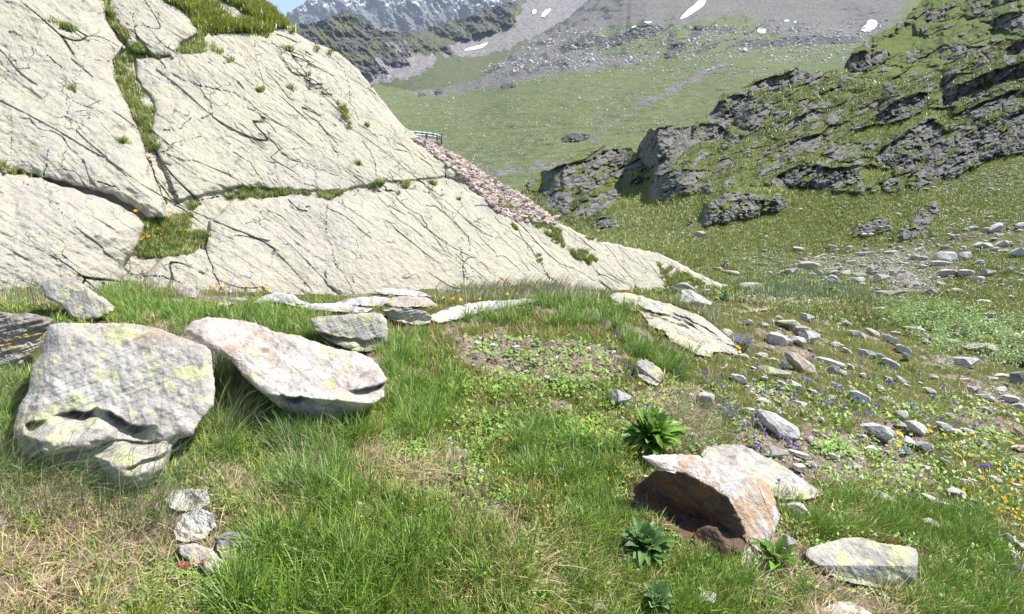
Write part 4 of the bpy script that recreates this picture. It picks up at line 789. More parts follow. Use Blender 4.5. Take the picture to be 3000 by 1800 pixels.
rk('rounded blue-grey stone beside the angular white one', c7([(1045,1110),(1100,1085),(1180,1090),(1225,1130),(1228,1190),(1180,1228),(1100,1222),(1050,1180)]), [(690,1640,gd(690,1642),(.1,-.6,.8))], 'wet', thick=.12, seed=71, rnd=.1)
rk('long pinkish stone lying below the white one', c7([(860,1150),(940,1140),(1020,1170),(1080,1230),(1072,1280),(1000,1280),(920,1235),(870,1195)]), [(590,1675,gd(590,1676),(-.1,-.5,.8))], 'pink', thick=.1, seed=72)
rk('flaking layered stone half buried under the biggest boulder', c7([(800,930),(830,890),(900,878),(1000,882),(1015,950),(960,985),(880,985),(820,970)]), [(550,1495,gd(550,1495),(-.1,-.5,.8))], 'pale', thick=.12, seed=73, strata=.02, amp=.03)
g = gd(1930, 1135)
rk('tilted lichened block casting a shadow on bare soil in the middle of the mound', c10([(655,545),(700,440),(790,425),(860,460),(960,530),(1005,590),(990,650),(960,715),(905,745),(840,720),(720,640),(660,590)]),
   [(1925,1130,g,(-.45,-.85,.05)), (1888,1108,g * 1.0,(.2,-.55,.8))], 'grey', thick=.22, seed=75, strata=.01)
NTR = len(NOGRASS)

# ------------------------------------------------------------ stones copied from a few shapes
def ico(sub):
    bm = bmesh.new(); bmesh.ops.create_icosphere(bm, subdivisions=sub, radius=1); v = np.array([x.co[:] for x in bm.verts]); f = np.array([[q.index for q in p.verts] for p in bm.faces]); bm.free(); return v, f
ICO = {k: ico(k) for k in (2, 3, 5)}
def stone_shape(seed, sub=5, cuts=11, amp=.06):
    r = np.random.default_rng(seed); v, f = ICO[sub]; v = v.copy()
    for _ in range(cuts):
        n = r.normal(size=3); n[2] *= .8; n /= np.linalg.norm(n); d = r.uniform(.42, .82); s = v @ n; m = s > d; v[m] -= (s[m] - d)[:, None] * n * .95
    v += v * (fbm3(v, 1.3, seed, 5)[:, None] * amp) ; b, e = blocks(v[:, 0] * 1.5 + v[:, 2], v[:, 1] * 1.5 - v[:, 2] * .8, seed, .5); v *= (1 + .10 * (b - .5))[:, None]
    return v / np.abs(v).max(0), f
SH = [stone_shape(100 + i) for i in range(9)]; SL = [stone_shape(150 + i, 3, 9, .05) for i in range(7)]
PROTO = {}
def proto(i, mat, low=False):
    k = (i, mat, low)
    if k not in PROTO:
        v, f = (SL if low else SH)[i]; o = mesh_np('stone', v, f, M[mat]); PROTO[k] = [o.data, o]
    d = PROTO[k]
    if d[1] is not None: o = d[1]; d[1] = None; return o
    o = bpy.data.objects.new('stone', d[0]); C.objects.link(o); return o
def surf(px, py):
    """nearest of slab, ground and hillside at pixels"""
    px = np.atleast_1d(np.asarray(px, float)); py = np.atleast_1d(np.asarray(py, float)); g = np.nan_to_num(ghit(px, py), nan=1e6)
    for S in (slab, h1, h2):
        d, ok = S.at(px, py); d = np.where(ok, d, 1e6)
        if S is h1: g = np.where(ok, d, g)
        else: g = np.minimum(g, d)
    for S in (mt, rg):
        d, ok = S.at(px, py); g = np.where((g > 1e5) & ok, d, g)
    return g
def stone(cx, cy, w, h, slant=0, mat='pale', label=None, group=None, low=False, name='stone', cat='stone'):
    if not low: w *= 1.12; h *= 1.15
    i = int(abs(cx * 7 + cy * 13)) % (len(SL) if low else len(SH)); D = float(surf(cx, cy + .35 * h)[0]); o = proto(i, mat, low)
    dist = math.hypot(D, ray(cx, cy)[0] * D); sx = w * D / F / 2; hh = h * D / F / 2
    _, z = ray(cx, cy); al = math.atan(-float(z)); dep = min(sx * .8, max(.3 * sx, hh * 1.1)); H = max(hh * hh - (dep * math.sin(al)) ** 2, (.45 * hh) ** 2) ** .5
    p = P(cx, cy, D); o.location = p; o.scale = (sx * 1.12, dep * 1.1, H * 1.2); o.location.z += H * .05; o.rotation_euler = (R(16), R(slant), R(((cx * 3.7) % 30) - 15))
    if w > 28: NOGRASS.append([(cx - w * .36, cy - h * .4), (cx + w * .36, cy - h * .4), (cx + w * .36, cy + h * .25), (cx - w * .36, cy + h * .25)])
    return tag(o, label or f'pale weathered stone lying among the grass of the open slope', cat, group or (None if label else 'stones scattered over the slope'))
ST = [(2775,754,62,36,0,'pale','large pale boulder on the far side of the hollow, right of the gravel track'),(2770,798,60,24,0,'pink','flat orange-tinted stone on the right bank of the hollow'),(2824,798,45,22,0,'pale'),(2897,800,34,19,0,'grey'),(2363,779,62,32,0,'pink','largest brownish boulder on the hollow floor, between the two cairns'),
 (2317,797,44,20,0,'grey'),(2431,820,50,26,0,'pale','flat-topped grey block in the hollow, under the small cairn'),(2103,788,28,11,0,'grey'),(2145,800,60,14,8,'pale'),(2205,838,90,22,6,'yellow','low whale-backed rock in the green hollow, right of the slab tip'),(1999,847,95,34,0,'yellow','oblong lichened block just right of the slab foot'),
 (2074,854,40,14,5,'grey'),(2043,886,100,42,28,'pale','tilted pale slab sloping down to the right, behind the jagged outcrop'),(2130,976,36,28,20,'pink','small rust-red stone against the right end of the jagged outcrop'),(2174,1044,42,17,0,'grey','small grey stone at the lower tip of the jagged outcrop'),
 (2310,950,90,30,8,'yellow','top lichened stone of the rock pile right of the outcrop'),(2345,968,50,40,0,'grey'),(2272,990,68,44,15,'pale'),(2373,988,56,36,10,'pale'),(2338,998,38,26,0,'pale'),(2240,953,34,14,10,'pink'),(2305,1000,50,18,15,'grey'),(2362,932,46,26,30,'pale'),(2193,944,38,14,5,'pale'),(2450,1010,32,18,0,'pale'),(2460,1012,20,12),(2515,982,60,22,25,'pale'),
 (2560,975,62,18,25,'pale'),(2612,997,64,24,25,'pale'),(2642,1022,64,26,30,'pale'),(2354,1070,122,44,34,'pink','long pinkish boulder with a rusty notch, right of the lower outcrop'),(2426,1058,90,20,14,'pale'),(2445,1084,32,34,30,'wet'),(2470,1092,40,16,20,'pale'),(2275,1092,108,26,12,'yellow','low lichened rock just below the long pinkish boulder'),
 (2329,1128,46,20,18,'pale'),(2605,1062,62,28,25,'pale'),(2547,1038,84,22,15,'pale'),(2513,1160,86,40,30,'pale','white notched rock in the middle of the right-hand slope'),(2343,1188,54,30,25,'pale'),(2237,1176,48,13,18,'pale'),(2295,1252,168,62,30,'pale','large white slab sunk in the slope among bellflowers'),(2372,1290,40,18,40,'pale'),(2062,1164,56,44,0,'grey'),
 (1822,1167,60,42,15,'pale','white wedge stone left of the upper leafy plant'),(2135,1168,18,26,0,'pale'),(2642,1214,50,30,15,'wet','dark-sided angular stone standing in the right-hand meadow'),(2402,1227,30,15,10,'pale'),(2724,1145,58,18,28,'pale'),(2603,1110,30,14,20,'pale'),(2644,1116,44,16,35,'pale'),(2800,1198,40,14,45,'pale'),(2829,1062,108,36,12,'pale','broad pale boulder in the green stream plants'),
 (2877,1020,100,32,4,'yellow','flat lichened rock amid the stream plants'),(2984,1108,52,48,0,'wet','grey boulder with a black shaded side at the right edge'),(2940,1101,54,14,4,'pale'),(2707,985,54,16,10,'pale'),(2678,963,66,13,4,'pink'),(2892,922,34,16,0,'pale'),(2882,883,34,12,0,'pale'),(2605,860,90,18,-2,'pink','flat pinkish slab at the water edge'),(2567,852,38,16,0,'grey'),(2722,856,38,20,0,'wet'),
 (2673,1300,60,22,38,'pale'),(2708,1308,54,40,25,'yellow'),(2785,1317,54,15,38,'pale'),(2826,1310,28,15,0,'pale'),(2882,1302,66,22,44,'pale'),(2275,1326,88,38,12,'grey','grey stone just above the broad flat slab'),(2352,1335,90,22,18,'pale'),(2440,1335,50,22,30,'pale'),(2150,1336,27,15,0,'wet','tiny dark stone sitting on the broad flat slab'),
 (2336,1488,100,48,6,'pale','white angular stone right of the rusty rock'),(2308,1590,48,54,20,'grey','upright small grey stone between the rusty rock and the flat slab'),(2064,1750,74,48,0,'pale','cream stone half hidden in grass below the leafy plants'),(2480,1785,250,50,6,'pink','low brownish slab at the bottom edge, mostly under grass'),(2799,1762,100,32,14,'pale','whitish flat stone in the lower right corner'),(2965,1580,90,26,38,'pale','narrow lichened stone slanting in at the right edge'),
 (2722,1462,90,34,28,'pale'),(2597,1460,68,30,20,'pale'),(2552,1314,44,22,5,'pale'),(2508,1366,44,22,12,'pale'),(2770,1355,60,22,35,'pale'),(2945,1372,44,18,42,'pale'),(2740,1505,70,16,30,'pale'),(2607,1488,50,18,10,'pale'),(2345,1372,58,34,20,'pink'),(2380,1360,40,16,30,'pale'),
 (1443,1012,26,14,0,'pale'),(1515,1020,30,16,10,'pale'),(1600,1106,26,12,0,'pale'),(1620,1114,30,12,0,'pale'),(1745,1780,70,36,10,'grey','grey stone cut by the bottom edge left of the leafy plant'),(1050,1478,26,24,10,'pale'),(1330,915,60,10,0,'pale'),(700,880,60,14,3,'pale'),(1240,1020,20,14,0,'pale'),
 (2570,905,40,10),(2700,890,34,10),(2650,883,22,10),(2900,940,60,14,3),(2975,985,60,14,4),(2790,1000,44,14),(2620,975,30,10),(2850,1140,50,18,12),(2890,1165,60,20,18),(2935,1140,44,18),(2955,1165,60,24,10),(2985,1190,40,20),(2905,1110,40,14),(2830,1115,46,14),(2890,1200,36,14,24),(2960,1215,36,14,30),(2920,1240,40,12,30),(2985,1265,40,14,30),
 (2910,670,44,20,-30,'pale','pale boulder half buried high on the right bank'),(2935,715,40,18),(2880,720,40,22),(2985,740,36,26),(2960,790,26,14),(2830,750,36,24),(2750,770,60,14),(2540,745,60,14),(2500,770,40,14),(2610,740,50,12),(2480,800,36,16),(2400,800,26,12),(2555,790,36,20),(2520,820,36,18),(2585,815,40,20),(2620,800,30,18),(2690,835,40,12),(2250,800,28,10),(2290,770,22,9),(2200,790,26,9),(2180,760,18,7),(2240,735,20,7)]
for s_ in ST:
    a = list(s_) + [0] * (5 - len(s_)) if len(s_) < 5 else list(s_)
    stone(*a[:5], mat=a[5] if len(a) > 5 else 'pale', label=a[6] if len(a) > 6 else None)
for k_ in range(215):
    x_, y_ = RNG.uniform([2150, 930], [3010, 1640]); w_ = float(RNG.gamma(3.2, 10.5) * (.6 + (y_ - 900) / 900) + 10)
    if min(abs(x_ - s_[0]) / (s_[2] + w_) + abs(y_ - s_[1]) / (s_[3] + w_ * .5) for s_ in ST) > .6 and not (1860 < x_ < 2700 and 1330 < y_): stone(x_, y_, w_, w_ * RNG.uniform(.3, .5), RNG.uniform(10, 40), 'pale', 'small whitish stone half sunk in the turf of the right-hand slope', 'half-sunk stones of the right-hand slope')
# many smaller stones of the hollow and the far bank
cand = RNG.uniform([1950, 655], [3000, 900], (1600, 2)); wgt = np.zeros(len(cand))
for q, w_ in (([(2150,745),(2500,715),(2780,660),(3000,600),(3000,880),(2760,860),(2560,850),(2350,820),(2200,800)], 1.0), ([(2500,700),(2700,560),(3000,480),(3000,700)], .5), ([(1880,700),(2000,650),(2600,640),(2500,740),(2100,770)], .12), ([(2600,870),(3000,900),(3000,1000),(2700,960)], .3)):
    wgt = np.maximum(wgt, w_ * inside(cand[:, 0], cand[:, 1], q))
cand = cand[RNG.random(len(cand)) < wgt][:190]
csz = np.sort(RNG.uniform(9, 19, len(cand)) * np.where(RNG.random(len(cand)) < .8, 1, 1.9))[::-1]; NI = 78
for i, (x_, y_) in enumerate(cand[:NI]):
    w_ = float(csz[i]); stone(x_, y_, w_, w_ * RNG.uniform(.35, .6), RNG.uniform(-12, 12), ['pale', 'grey', 'pale', 'pink', 'grey'][i % 5], 'small pale stone strewn over the stony hollow and its far bank', 'small stones of the stony hollow', low=True)

def stuff_stones(name, px, py, wpx, mat, sub=2, flat=.55, dfn=None, sink=.1):
    D = (dfn or surf)(px, py); ok = (D < 1e5) & np.isfinite(D); px, py, D = px[ok], py[ok], D[ok]; wpx = np.broadcast_to(wpx, ok.shape)[ok]
    n = len(px); v, f = SLOW; c = P(px, py, D); s = (wpx * D / F / 2)
    an = RNG.uniform(0, 6.28, n); ti = RNG.uniform(-.35, .35, n); sc = np.stack([s, s * RNG.uniform(.5, 1, n), s * flat * RNG.uniform(.5, 1.2, n)], -1)
    k = RNG.integers(0, len(v), n); q = np.array(v)[k] * sc[:, None]; x = q[..., 0] * np.cos(an)[:, None] - q[..., 1] * np.sin(an)[:, None]; y = q[..., 0] * np.sin(an)[:, None] + q[..., 1] * np.cos(an)[:, None]; z = q[..., 2] + x * ti[:, None]
    V = np.stack([x, y, z], -1) + c[:, None] + np.array([0, 0, 1.]) * (s * flat * .3)[:, None, None]
    m = V.shape[1]; Fc = (f[None] + (np.arange(n) * m)[:, None, None]).reshape(-1, 3)
    col = np.repeat(RNG.uniform(.55, 1.15, (n, 1, 1)) * np.ones((1, m, 3)), 1, 0).reshape(-1, 3) * np.repeat(np.where(RNG.random((n, 1)) < .3, 1, 0)[:, None] * np.array([[[.12, -.02, -.1]]]) + 1, m, 1).reshape(-1, 3)
    o = mesh_np(name, V.reshape(-1, 3), Fc, mat, smooth=False, cols=col); return tag(o, kind='stuff')
vv, ff = ico(2) if False else (None, None)
_v, _f = ico(1); SLOW = ([(_v + np.random.default_rng(i).normal(size=_v.shape) * .16) for i in range(9)], _f)
def mat_col(name, base, rough=.9, transl=0, nzs=0):
    t = NT(name); c = t.mix(1.0, t.attr('col', True), base, 'MULTIPLY')
    if nzs: c = t.mix(t.ramp(t.noise(nzs, 4, .7), [(.35, .6), (.6, 0)]), c, tuple(x * .5 for x in base))
    return t.done(c, rough, transl=transl, spec=.2)
mg = mat_col('loose_stones', (.52, .49, .45), nzs=2.0)
def rpoly(poly, n, pw=None):
    xs = [p[0] for p in poly]; ys = [p[1] for p in poly]; out = np.zeros((0, 2))
    while len(out) < n:
        q = RNG.uniform([min(xs), min(ys)], [max(xs), max(ys)], (n * 2, 2)); out = np.concatenate([out, q[inside(q[:, 0], q[:, 1], poly)]])
    return out[:n]
q = rpoly(SCREE, 4600); q = q[slab.at(q[:, 0], q[:, 1])[1]]; w_ = RNG.gamma(2.4, 3.0, len(q)) + 3 * (1 + (RNG.random(len(q)) < .05) * 1.3)
tag(stuff_stones('orange_scree', q[:, 0], q[:, 1], w_, mat_col('scree_stone', (.52, .44, .385), nzs=3.0), dfn=lambda a, b: slab.at(a, b)[0]), 'loose orange-brown broken stones heaped along the right edge of the slab', 'scree')
q = np.concatenate([rpoly([(2150,745),(2500,715),(2780,660),(3000,600),(3000,880),(2760,860),(2560,850),(2350,820),(2200,800)], 1300), rpoly(GRAV[0], 900), rpoly(GRAV[1], 700), rpoly(GRAV[2], 300), rpoly(GRAV[3], 260), rpoly(GRAV[4], 120), rpoly([(1900,720),(2000,640),(2700,540),(3000,470),(3000,650),(2500,740)], 700), rpoly([(1700,680),(2000,560),(2400,570),(2600,560),(3000,420),(3000,640),(2300,720),(1900,730)], 450), rpoly([(2700,560),(3000,470),(3000,700),(2700,700)], 700)])
tag(stuff_stones('hollow_stones', cand[NI:, 0], cand[NI:, 1], csz[NI:], mg), 'smallest pale stones lying in the stony hollow', 'stones')
tag(stuff_stones('gravel', q[:, 0], q[:, 1], RNG.gamma(2.2, 2.0, len(q)) + 2, mg), 'grey broken gravel and small stones covering the hollow', 'gravel')
soilq = np.concatenate([rpoly(s_, n_) for s_, n_ in zip(SOIL, (170, 220, 260, 60, 260, 90, 60, 60, 110))]); soilq = np.concatenate([soilq, RNG.uniform([900, 1000], [3000, 1800], (700, 2)), RNG.uniform([2200, 900], [3000, 1500], (420, 2))])
tag(stuff_stones('pebbles', soilq[:, 0], soilq[:, 1], RNG.gamma(2.0, 3.6, len(soilq)) + 3, mat_col('pebble', (.58, .54, .50), nzs=30.0)), 'pale pebbles scattered on the bare soil patches', 'pebbles')
q = np.concatenate([rpoly([(1100,270),(1450,230),(1900,160),(2450,220),(1900,470),(1550,600),(1450,560),(1200,420)], 3800), rpoly([(1600,90),(2600,60),(2500,190),(1900,180),(1450,220),(1400,210)], 2600)])
D_ = mt.at(q[:, 0], q[:, 1])[0]
tag(stuff_stones('meadow_stones', q[:, 0], q[:, 1], np.where(q[:, 1] < 215, 1.7, 1.0) * (RNG.gamma(1.6, 1.0, len(q)) + 1.3), mat_col('far_stone', (.62, .61, .57)), dfn=lambda a, b: mt.at(a, b)[0], flat=.8), 'tiny pale stones dotted all over the valley meadow', 'stones')

# ------------------------------------------------------------ grass
ng_mask = np.zeros((480, 740), bool)     # photo pixels / 5, offset 350
yy, xx = np.mgrid[0:480, 0:740]; yy = yy * 5.0; xx = xx * 5.0 - 350
for q in NOGRASS:
    xs = [p[0] for p in q]; ys = [p[1] for p in q]; a, b = int((min(xs) + 350) // 5), int((max(xs) + 350) // 5) + 2; c_, d_ = int(max(0, min(ys)) // 5), int(max(ys) // 5) + 2
    a, b, c_, d_ = max(0, a), min(740, b), max(0, c_), min(480, d_)
    if b > a and d_ > c_: ng_mask[c_:d_, a:b] |= inside(xx[c_:d_, a:b], yy[c_:d_, a:b] , q)
def free(px, py):
    i = np.clip(((px + 350) / 5).astype(int), 0, 739); j = np.clip((py / 5).astype(int), 0, 479); return ~ng_mask[j, i]
class Grass:
    def __init__(s): s.V = []; s.Fc = []; s.Cc = []; s.n = 0
    def tufts(s, base, nb, h, spread, wid, cols, lean=(0, 0), bend=.6, hv=.4, tipcol=None, seg=3, dist=None):
        """base (n,3) tuft feet; nb blades each; h (n,) heights; cols (k,3) picked per tuft then varied"""
        n = len(base)
        if not n: return
        h = np.broadcast_to(h, (n,)); k = nb; B = np.repeat(base, k, 0); hh = np.repeat(h, k) * RNG.uniform(1 - hv, 1 + hv * .6, n * k)
        D = np.maximum(B[:, 1], .5); ww = np.maximum(wid, D * .00085) * RNG.uniform(.7, 1.3, n * k)
        a = RNG.uniform(0, 6.283, n * k); rad = np.repeat(h, k) * spread * np.sqrt(RNG.random(n * k)); dx, dy = np.cos(a), np.sin(a)
        foot = B + np.stack([dx * rad * .45, dy * rad * .45, -0.01 * np.ones(n * k)], -1)
        out = RNG.uniform(.1, 1.0, n * k) * bend; ox = dx * out + lean[0]; oy = dy * out + lean[1]
        sa = RNG.uniform(0, 3.14, n * k); sx, sy = np.cos(sa) * ww, np.sin(sa) * ww
        lev = []; ts = [0, .4, .75, 1.0] if seg == 3 else [0, .55, 1.0]
        for t in ts:
            lev.append(foot + np.stack([ox * hh * t ** 1.8, oy * hh * t ** 1.8, hh * (t - .28 * (ox ** 2 + oy ** 2) * t ** 2.2)], -1))
        side = np.stack([sx, sy, 0 * sx], -1) * .5; vs = []
        for i, t in enumerate(ts[:-1]):
            w_ = (1 - .35 * t); vs += [lev[i] - side * w_, lev[i] + side * w_]
        vs.append(lev[-1]); m = len(vs); V = np.stack(vs, 1)
        f = []
        for i in range(len(ts) - 2): f += [[2 * i, 2 * i + 1, 2 * i + 3], [2 * i, 2 * i + 3, 2 * i + 2]]
        f.append([m - 3, m - 2, m - 1]); f = np.array(f)
        N = n * k; s.Fc.append((f[None] + (np.arange(N) * m)[:, None, None]).reshape(-1, 3) + s.n); s.V.append(V.reshape(-1, 3)); s.n += N * m
        cols = np.asarray(cols, float); ci = cols[RNG.integers(0, len(cols), n)] if cols.shape[0] != n else cols
        cc = np.repeat(ci, k, 0) * RNG.uniform(.65, 1.35, (N, 1)) * RNG.uniform(.9, 1.1, (N, 3))
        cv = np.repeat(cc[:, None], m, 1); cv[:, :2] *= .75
        if tipcol is not None: cv[:, -1] = tipcol; cv[:, -3:-1] = .5 * cv[:, -3:-1] + .5 * np.array(tipcol)
        s.Cc.append(cv.reshape(-1, 3))
    def build(s, name, label, cat, mat=None):
        o = mesh_np(name, np.concatenate(s.V), np.concatenate(s.Fc), mat or MG, smooth=False, cols=np.concatenate(s.Cc)); return tag(o, label, cat, kind='stuff')
_t = NT('grass_blades'); MG = _t.done(_t.mix(1.0, _t.attr('col', True), (1.95, 1.9, 1.6), 'MULTIPLY'), .42, _t.upn(.45), transl=.30, spec=.4)
def gpts(q, keep=1.0, soilk=.25, hole=None):
    q = q[free(q[:, 0], q[:, 1])]; D = ghit(q[:, 0], q[:, 1]); ok = np.isfinite(D) & (D < 40); q, D = q[ok], D[ok]
    p = P(q[:, 0], q[:, 1], D); s_ = np.maximum(gattr(soil, p[:, 0], p[:, 1]), gattr(grav, p[:, 0], p[:, 1])); ok = RNG.random(len(p)) < (1 - s_ * (1 - soilk)); p = p[ok]; q = q[ok]
    return p, q
def patchy(p, f, seed): return fbm(p[:, 0] * f, p[:, 1] * f, seed, 3)
GRN = np.array([(.085,.15,.022),(.115,.19,.026),(.15,.215,.04),(.065,.115,.018)]); YGR = np.array([(.17,.20,.035),(.20,.21,.05),(.14,.19,.03)]); STR = np.array([(.30,.24,.155),(.37,.30,.21),(.22,.17,.115)]); LUSH = np.array([(.065,.125,.014),(.09,.16,.018),(.13,.19,.03)])
BLU = np.array([(.085,.135,.07),(.11,.16,.085),(.14,.17,.10)]); MAU = np.array([(.19,.20,.11),(.16,.19,.09),(.24,.21,.15)])
G = Grass()
q = RNG.uniform([-330, 860], [3750, 2150], (70000, 2)); q = q[RNG.random(len(q)) < np.where(q[:, 1] > 1850, .3, np.where((q[:, 0] < 0) | (q[:, 0] > 3000), .3, 1))]
p, q = gpts(q, soilk=.14); pt = patchy(p, 2.2, 501); pf = patchy(p, 9, 503); ok = (pf > -.38); p, q, pt, pf = p[ok], q[ok], pt[ok], pf[ok]; D = p[:, 1]
colr = GRN[RNG.integers(0, 4, len(p))]; r_ = RNG.random(len(p))
top = ss(1180, 960, q[:, 1]) * ss(800, 1300, q[:, 0]); yl = (r_ < .38 + .5 * top + .35 * pt); colr = np.where(yl[:, None], YGR[RNG.integers(0, 3, len(p))], colr)
stw = RNG.random(len(p)) < .05 + .24 * np.clip(-pt, 0, 1) + .10 * (q[:, 0] > 1900); colr = np.where(stw[:, None], STR[RNG.integers(0, 3, len(p))], colr)
red = (RNG.random(len(p)) < .12) & (q[:, 0] > 1100); colr = np.where(red[:, None], np.array([.22,.13,.075]), colr)
h_ = np.clip(.035 + .022 * D ** .5 * RNG.uniform(.5, 1.2, len(p)), .03, .14) * (1 + .5 * np.clip(pf, -.5, 1)); dist_far = D > 9
k1 = (~dist_far) & (RNG.random(len(p)) < .55); k2 = (~dist_far) & ~k1
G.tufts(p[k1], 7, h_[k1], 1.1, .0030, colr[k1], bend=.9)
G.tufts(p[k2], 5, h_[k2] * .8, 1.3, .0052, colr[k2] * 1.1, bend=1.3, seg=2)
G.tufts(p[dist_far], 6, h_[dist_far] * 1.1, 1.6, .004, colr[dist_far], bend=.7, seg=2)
# longer lush tufts
LZ = [([(560,930),(760,900),(1120,960),(1130,1030),(1330,1180),(1150,1420),(1000,1500),(840,1480),(700,1380),(620,1250),(640,1180)], 1700), ([(640,1480),(1000,1420),(1300,1470),(1450,1560),(1900,1640),(1950,1850),(600,1850),(700,1650)], 1900), ([(1100,1000),(1250,980),(1350,1100),(1300,1300),(1150,1300)], 500), ([(1640,1480),(1760,1430),(1850,1560),(1760,1640)], 330),
      ([(2000,1640),(2300,1660),(2400,1760),(2150,1850),(1950,1800)], 700), ([(2400,1450),(2900,1500),(3050,1850),(2650,1850),(2700,1600)], 1500), ([(1760,900),(1800,940),(1880,1030),(1990,1090),(1930,1090),(1830,1000)], 220), ([(1400,880),(1780,890),(1850,960),(1450,950),(1300,960)], 500), ([(0,950),(60,930),(330,960),(330,1000),(180,960),(0,940)], 220), ([(300,850),(420,840),(520,900),(900,930),(930,1000),(700,970),(500,930),(360,950),(330,900)], 700),
      ([(-200,1080),(60,1080),(110,1180),(60,1300),(-200,1300)], 380), ([(2050,1440),(2500,1480),(2650,1560),(2400,1570),(2250,1480)], 500), ([(1500,1240),(1800,1260),(1830,1400),(1650,1480),(1500,1400)], 500),([(1830,1000),(1890,1010),(1990,1090),(2040,1160),(1960,1080),(1860,1050)], 200)]
for poly, n_ in LZ:
    p, q = gpts(rpoly(poly, n_), soilk=.3); pt = patchy(p, 3, 510); ok = pt > -.35; p, q = p[ok], q[ok]
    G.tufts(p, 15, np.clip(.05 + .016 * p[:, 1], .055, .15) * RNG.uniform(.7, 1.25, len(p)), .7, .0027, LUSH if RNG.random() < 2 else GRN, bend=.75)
p, q = gpts(rpoly([(800,1400),(960,1420),(1150,1500),(1250,1620),(1150,1850),(640,1850),(700,1620)], 750), soilk=.5); ok = patchy(p, 5, 512) > -.1; p = p[ok]; G.tufts(p, 15, .115 * RNG.uniform(.5, 1.3, len(p)), .8, .0034, LUSH * .85, bend=.9)
for (x_, y_, h0, n_) in ((1040,1290,.16,60),(1000,1250,.15,60),(700,1200,.2,90),(1150,1060,.16,70),(1230,1240,.14,50),(1700,1560,.11,60),(920,1310,.14,60),(820,1290,.15,60),(1990,1050,.14,40),(1600,1240,.10,40),(640,1330,.12,50),(740,1640,.10,50),(1000,1700,.10,50),(2120,1690,.09,40),(620,1050,.2,60),(570,960,.18,50),(1850,920,.16,40)):
    for k_ in range(5):
        p, q = gpts(np.array([[x_ + RNG.uniform(-38, 38), y_ + RNG.uniform(-20, 20)]]), soilk=1)
        if len(p): G.tufts(p, n_, np.full(len(p), h0), .5, .0026, LUSH, bend=1.0, lean=(.2, -.1))
G.build('grass', 'green meadow grass in tufts covering the whole foreground slope', 'grass')
B_ = Grass()
for poly, n_, h0, ln, cl, nb in (([(580,960),(700,930),(860,1000),(800,1120),(760,1250),(640,1330),(600,1160)], 420, .22, (.35, .0), BLU, 12), ([(-200,1040),(120,1100),(140,1330),(420,1460),(600,1400),(700,1440),(560,1600),(200,1500),(-200,1500)], 380, .20, (.6, .05), BLU, 9), ([(800,1260),(1010,1250),(1000,1420),(860,1440)], 130, .15, (-.1, -.1), BLU, 14), ([(-40,1300),(80,1330),(260,1440),(560,1440),(560,1520),(-40,1500)], 80, .30, (.85, .0), BLU, 8), ([(590,960),(700,960),(780,1010),(700,1200),(620,1160)], 120, .26, (.6, 0), BLU, 14),
      ([(1250,862),(1400,835),(1560,830),(1800,860),(1810,880),(1500,885),(1280,885)], 1300, .10, (.15, 0), MAU, 7), ([(1950,880),(2080,900),(2120,960),(2000,930)], 300, .14, (.15, 0), MAU, 7), ([(0,860),(330,850),(560,850),(700,870),(420,880),(0,900)], 350, .15, (.3, 0), MAU, 7), ([(1960,1150),(2140,1200),(2160,1330),(2000,1380),(1960,1300)], 260, .10, (.2, 0), BLU, 9),
      ([(2100,820),(2500,840),(2600,900),(2450,880),(2200,870)], 900, .2, (.2, 0), BLU, 7)):
    p, q = gpts(rpoly(poly, n_), soilk=1)
    B_.tufts(p, nb, h0 * RNG.uniform(.35, 1.2, len(p)), .9, .0016, np.concatenate([cl, GRN[:1], STR[2:3]]), lean=ln, bend=.6, hv=.6)
# flowering stems with dark heads
for poly, n_, h0 in (([(590,960),(860,940),(920,1060),(640,1150)], 40, .32), ([(-100,1150),(500,1350),(640,1400),(400,1500),(-100,1450)], 55, .30), ([(0,860),(700,870),(600,900),(0,920)], 50, .26), ([(1250,862),(1560,830),(1810,870),(1300,885)], 200, .2)):
    p, q = gpts(rpoly(poly, n_), soilk=1); B_.tufts(p, 3, np.full(len(p), h0), .4, .0022, MAU * .8, lean=(.55, 0), bend=.35, tipcol=(.10, .055, .05))
for poly, n_ in (([(1100,1450),(1900,1450),(1900,1830),(1100,1830)], 300), ([(2300,1400),(3000,1450),(3000,1830),(2000,1830)], 380), ([(1350,1500),(1650,1450),(1750,1620),(1450,1650)], 160)):
    p, q = gpts(rpoly(poly, n_), soilk=1); B_.tufts(p, 4, .10 * RNG.uniform(.6, 1.2, len(p)), .8, .0024, GRN, bend=.4, tipcol=(.20, .10, .07))
B_.build('fescue', 'thin blue-grey fescue with dark seed heads leaning over the boulders', 'fescue')
S_ = Grass()
for poly, n_ in (([(-200,1400),(250,1380),(560,1460),(700,1560),(600,1850),(-200,1850)], 520), ([(1000,1290),(1250,1280),(1280,1420),(1050,1440)], 240), ([(1850,1140),(2030,1130),(2100,1320),(1930,1220)], 150), ([(1400,1560),(1850,1560),(1800,1800),(1300,1750)], 260), ([(2200,1640),(2700,1720),(2700,1850),(2150,1850)], 300), ([(600,1380),(900,1480),(860,1560),(700,1470)], 120)):
    p, q = gpts(rpoly(poly, n_), soilk=1); S_.tufts(p, 9, .06 * RNG.uniform(.6, 1.6, len(p)), 1.4, .0022, STR, lean=(.3, -.2), bend=1.7)
S_.build('dry_grass', 'dead straw-coloured grass lying flat on the soil', 'dry grass')
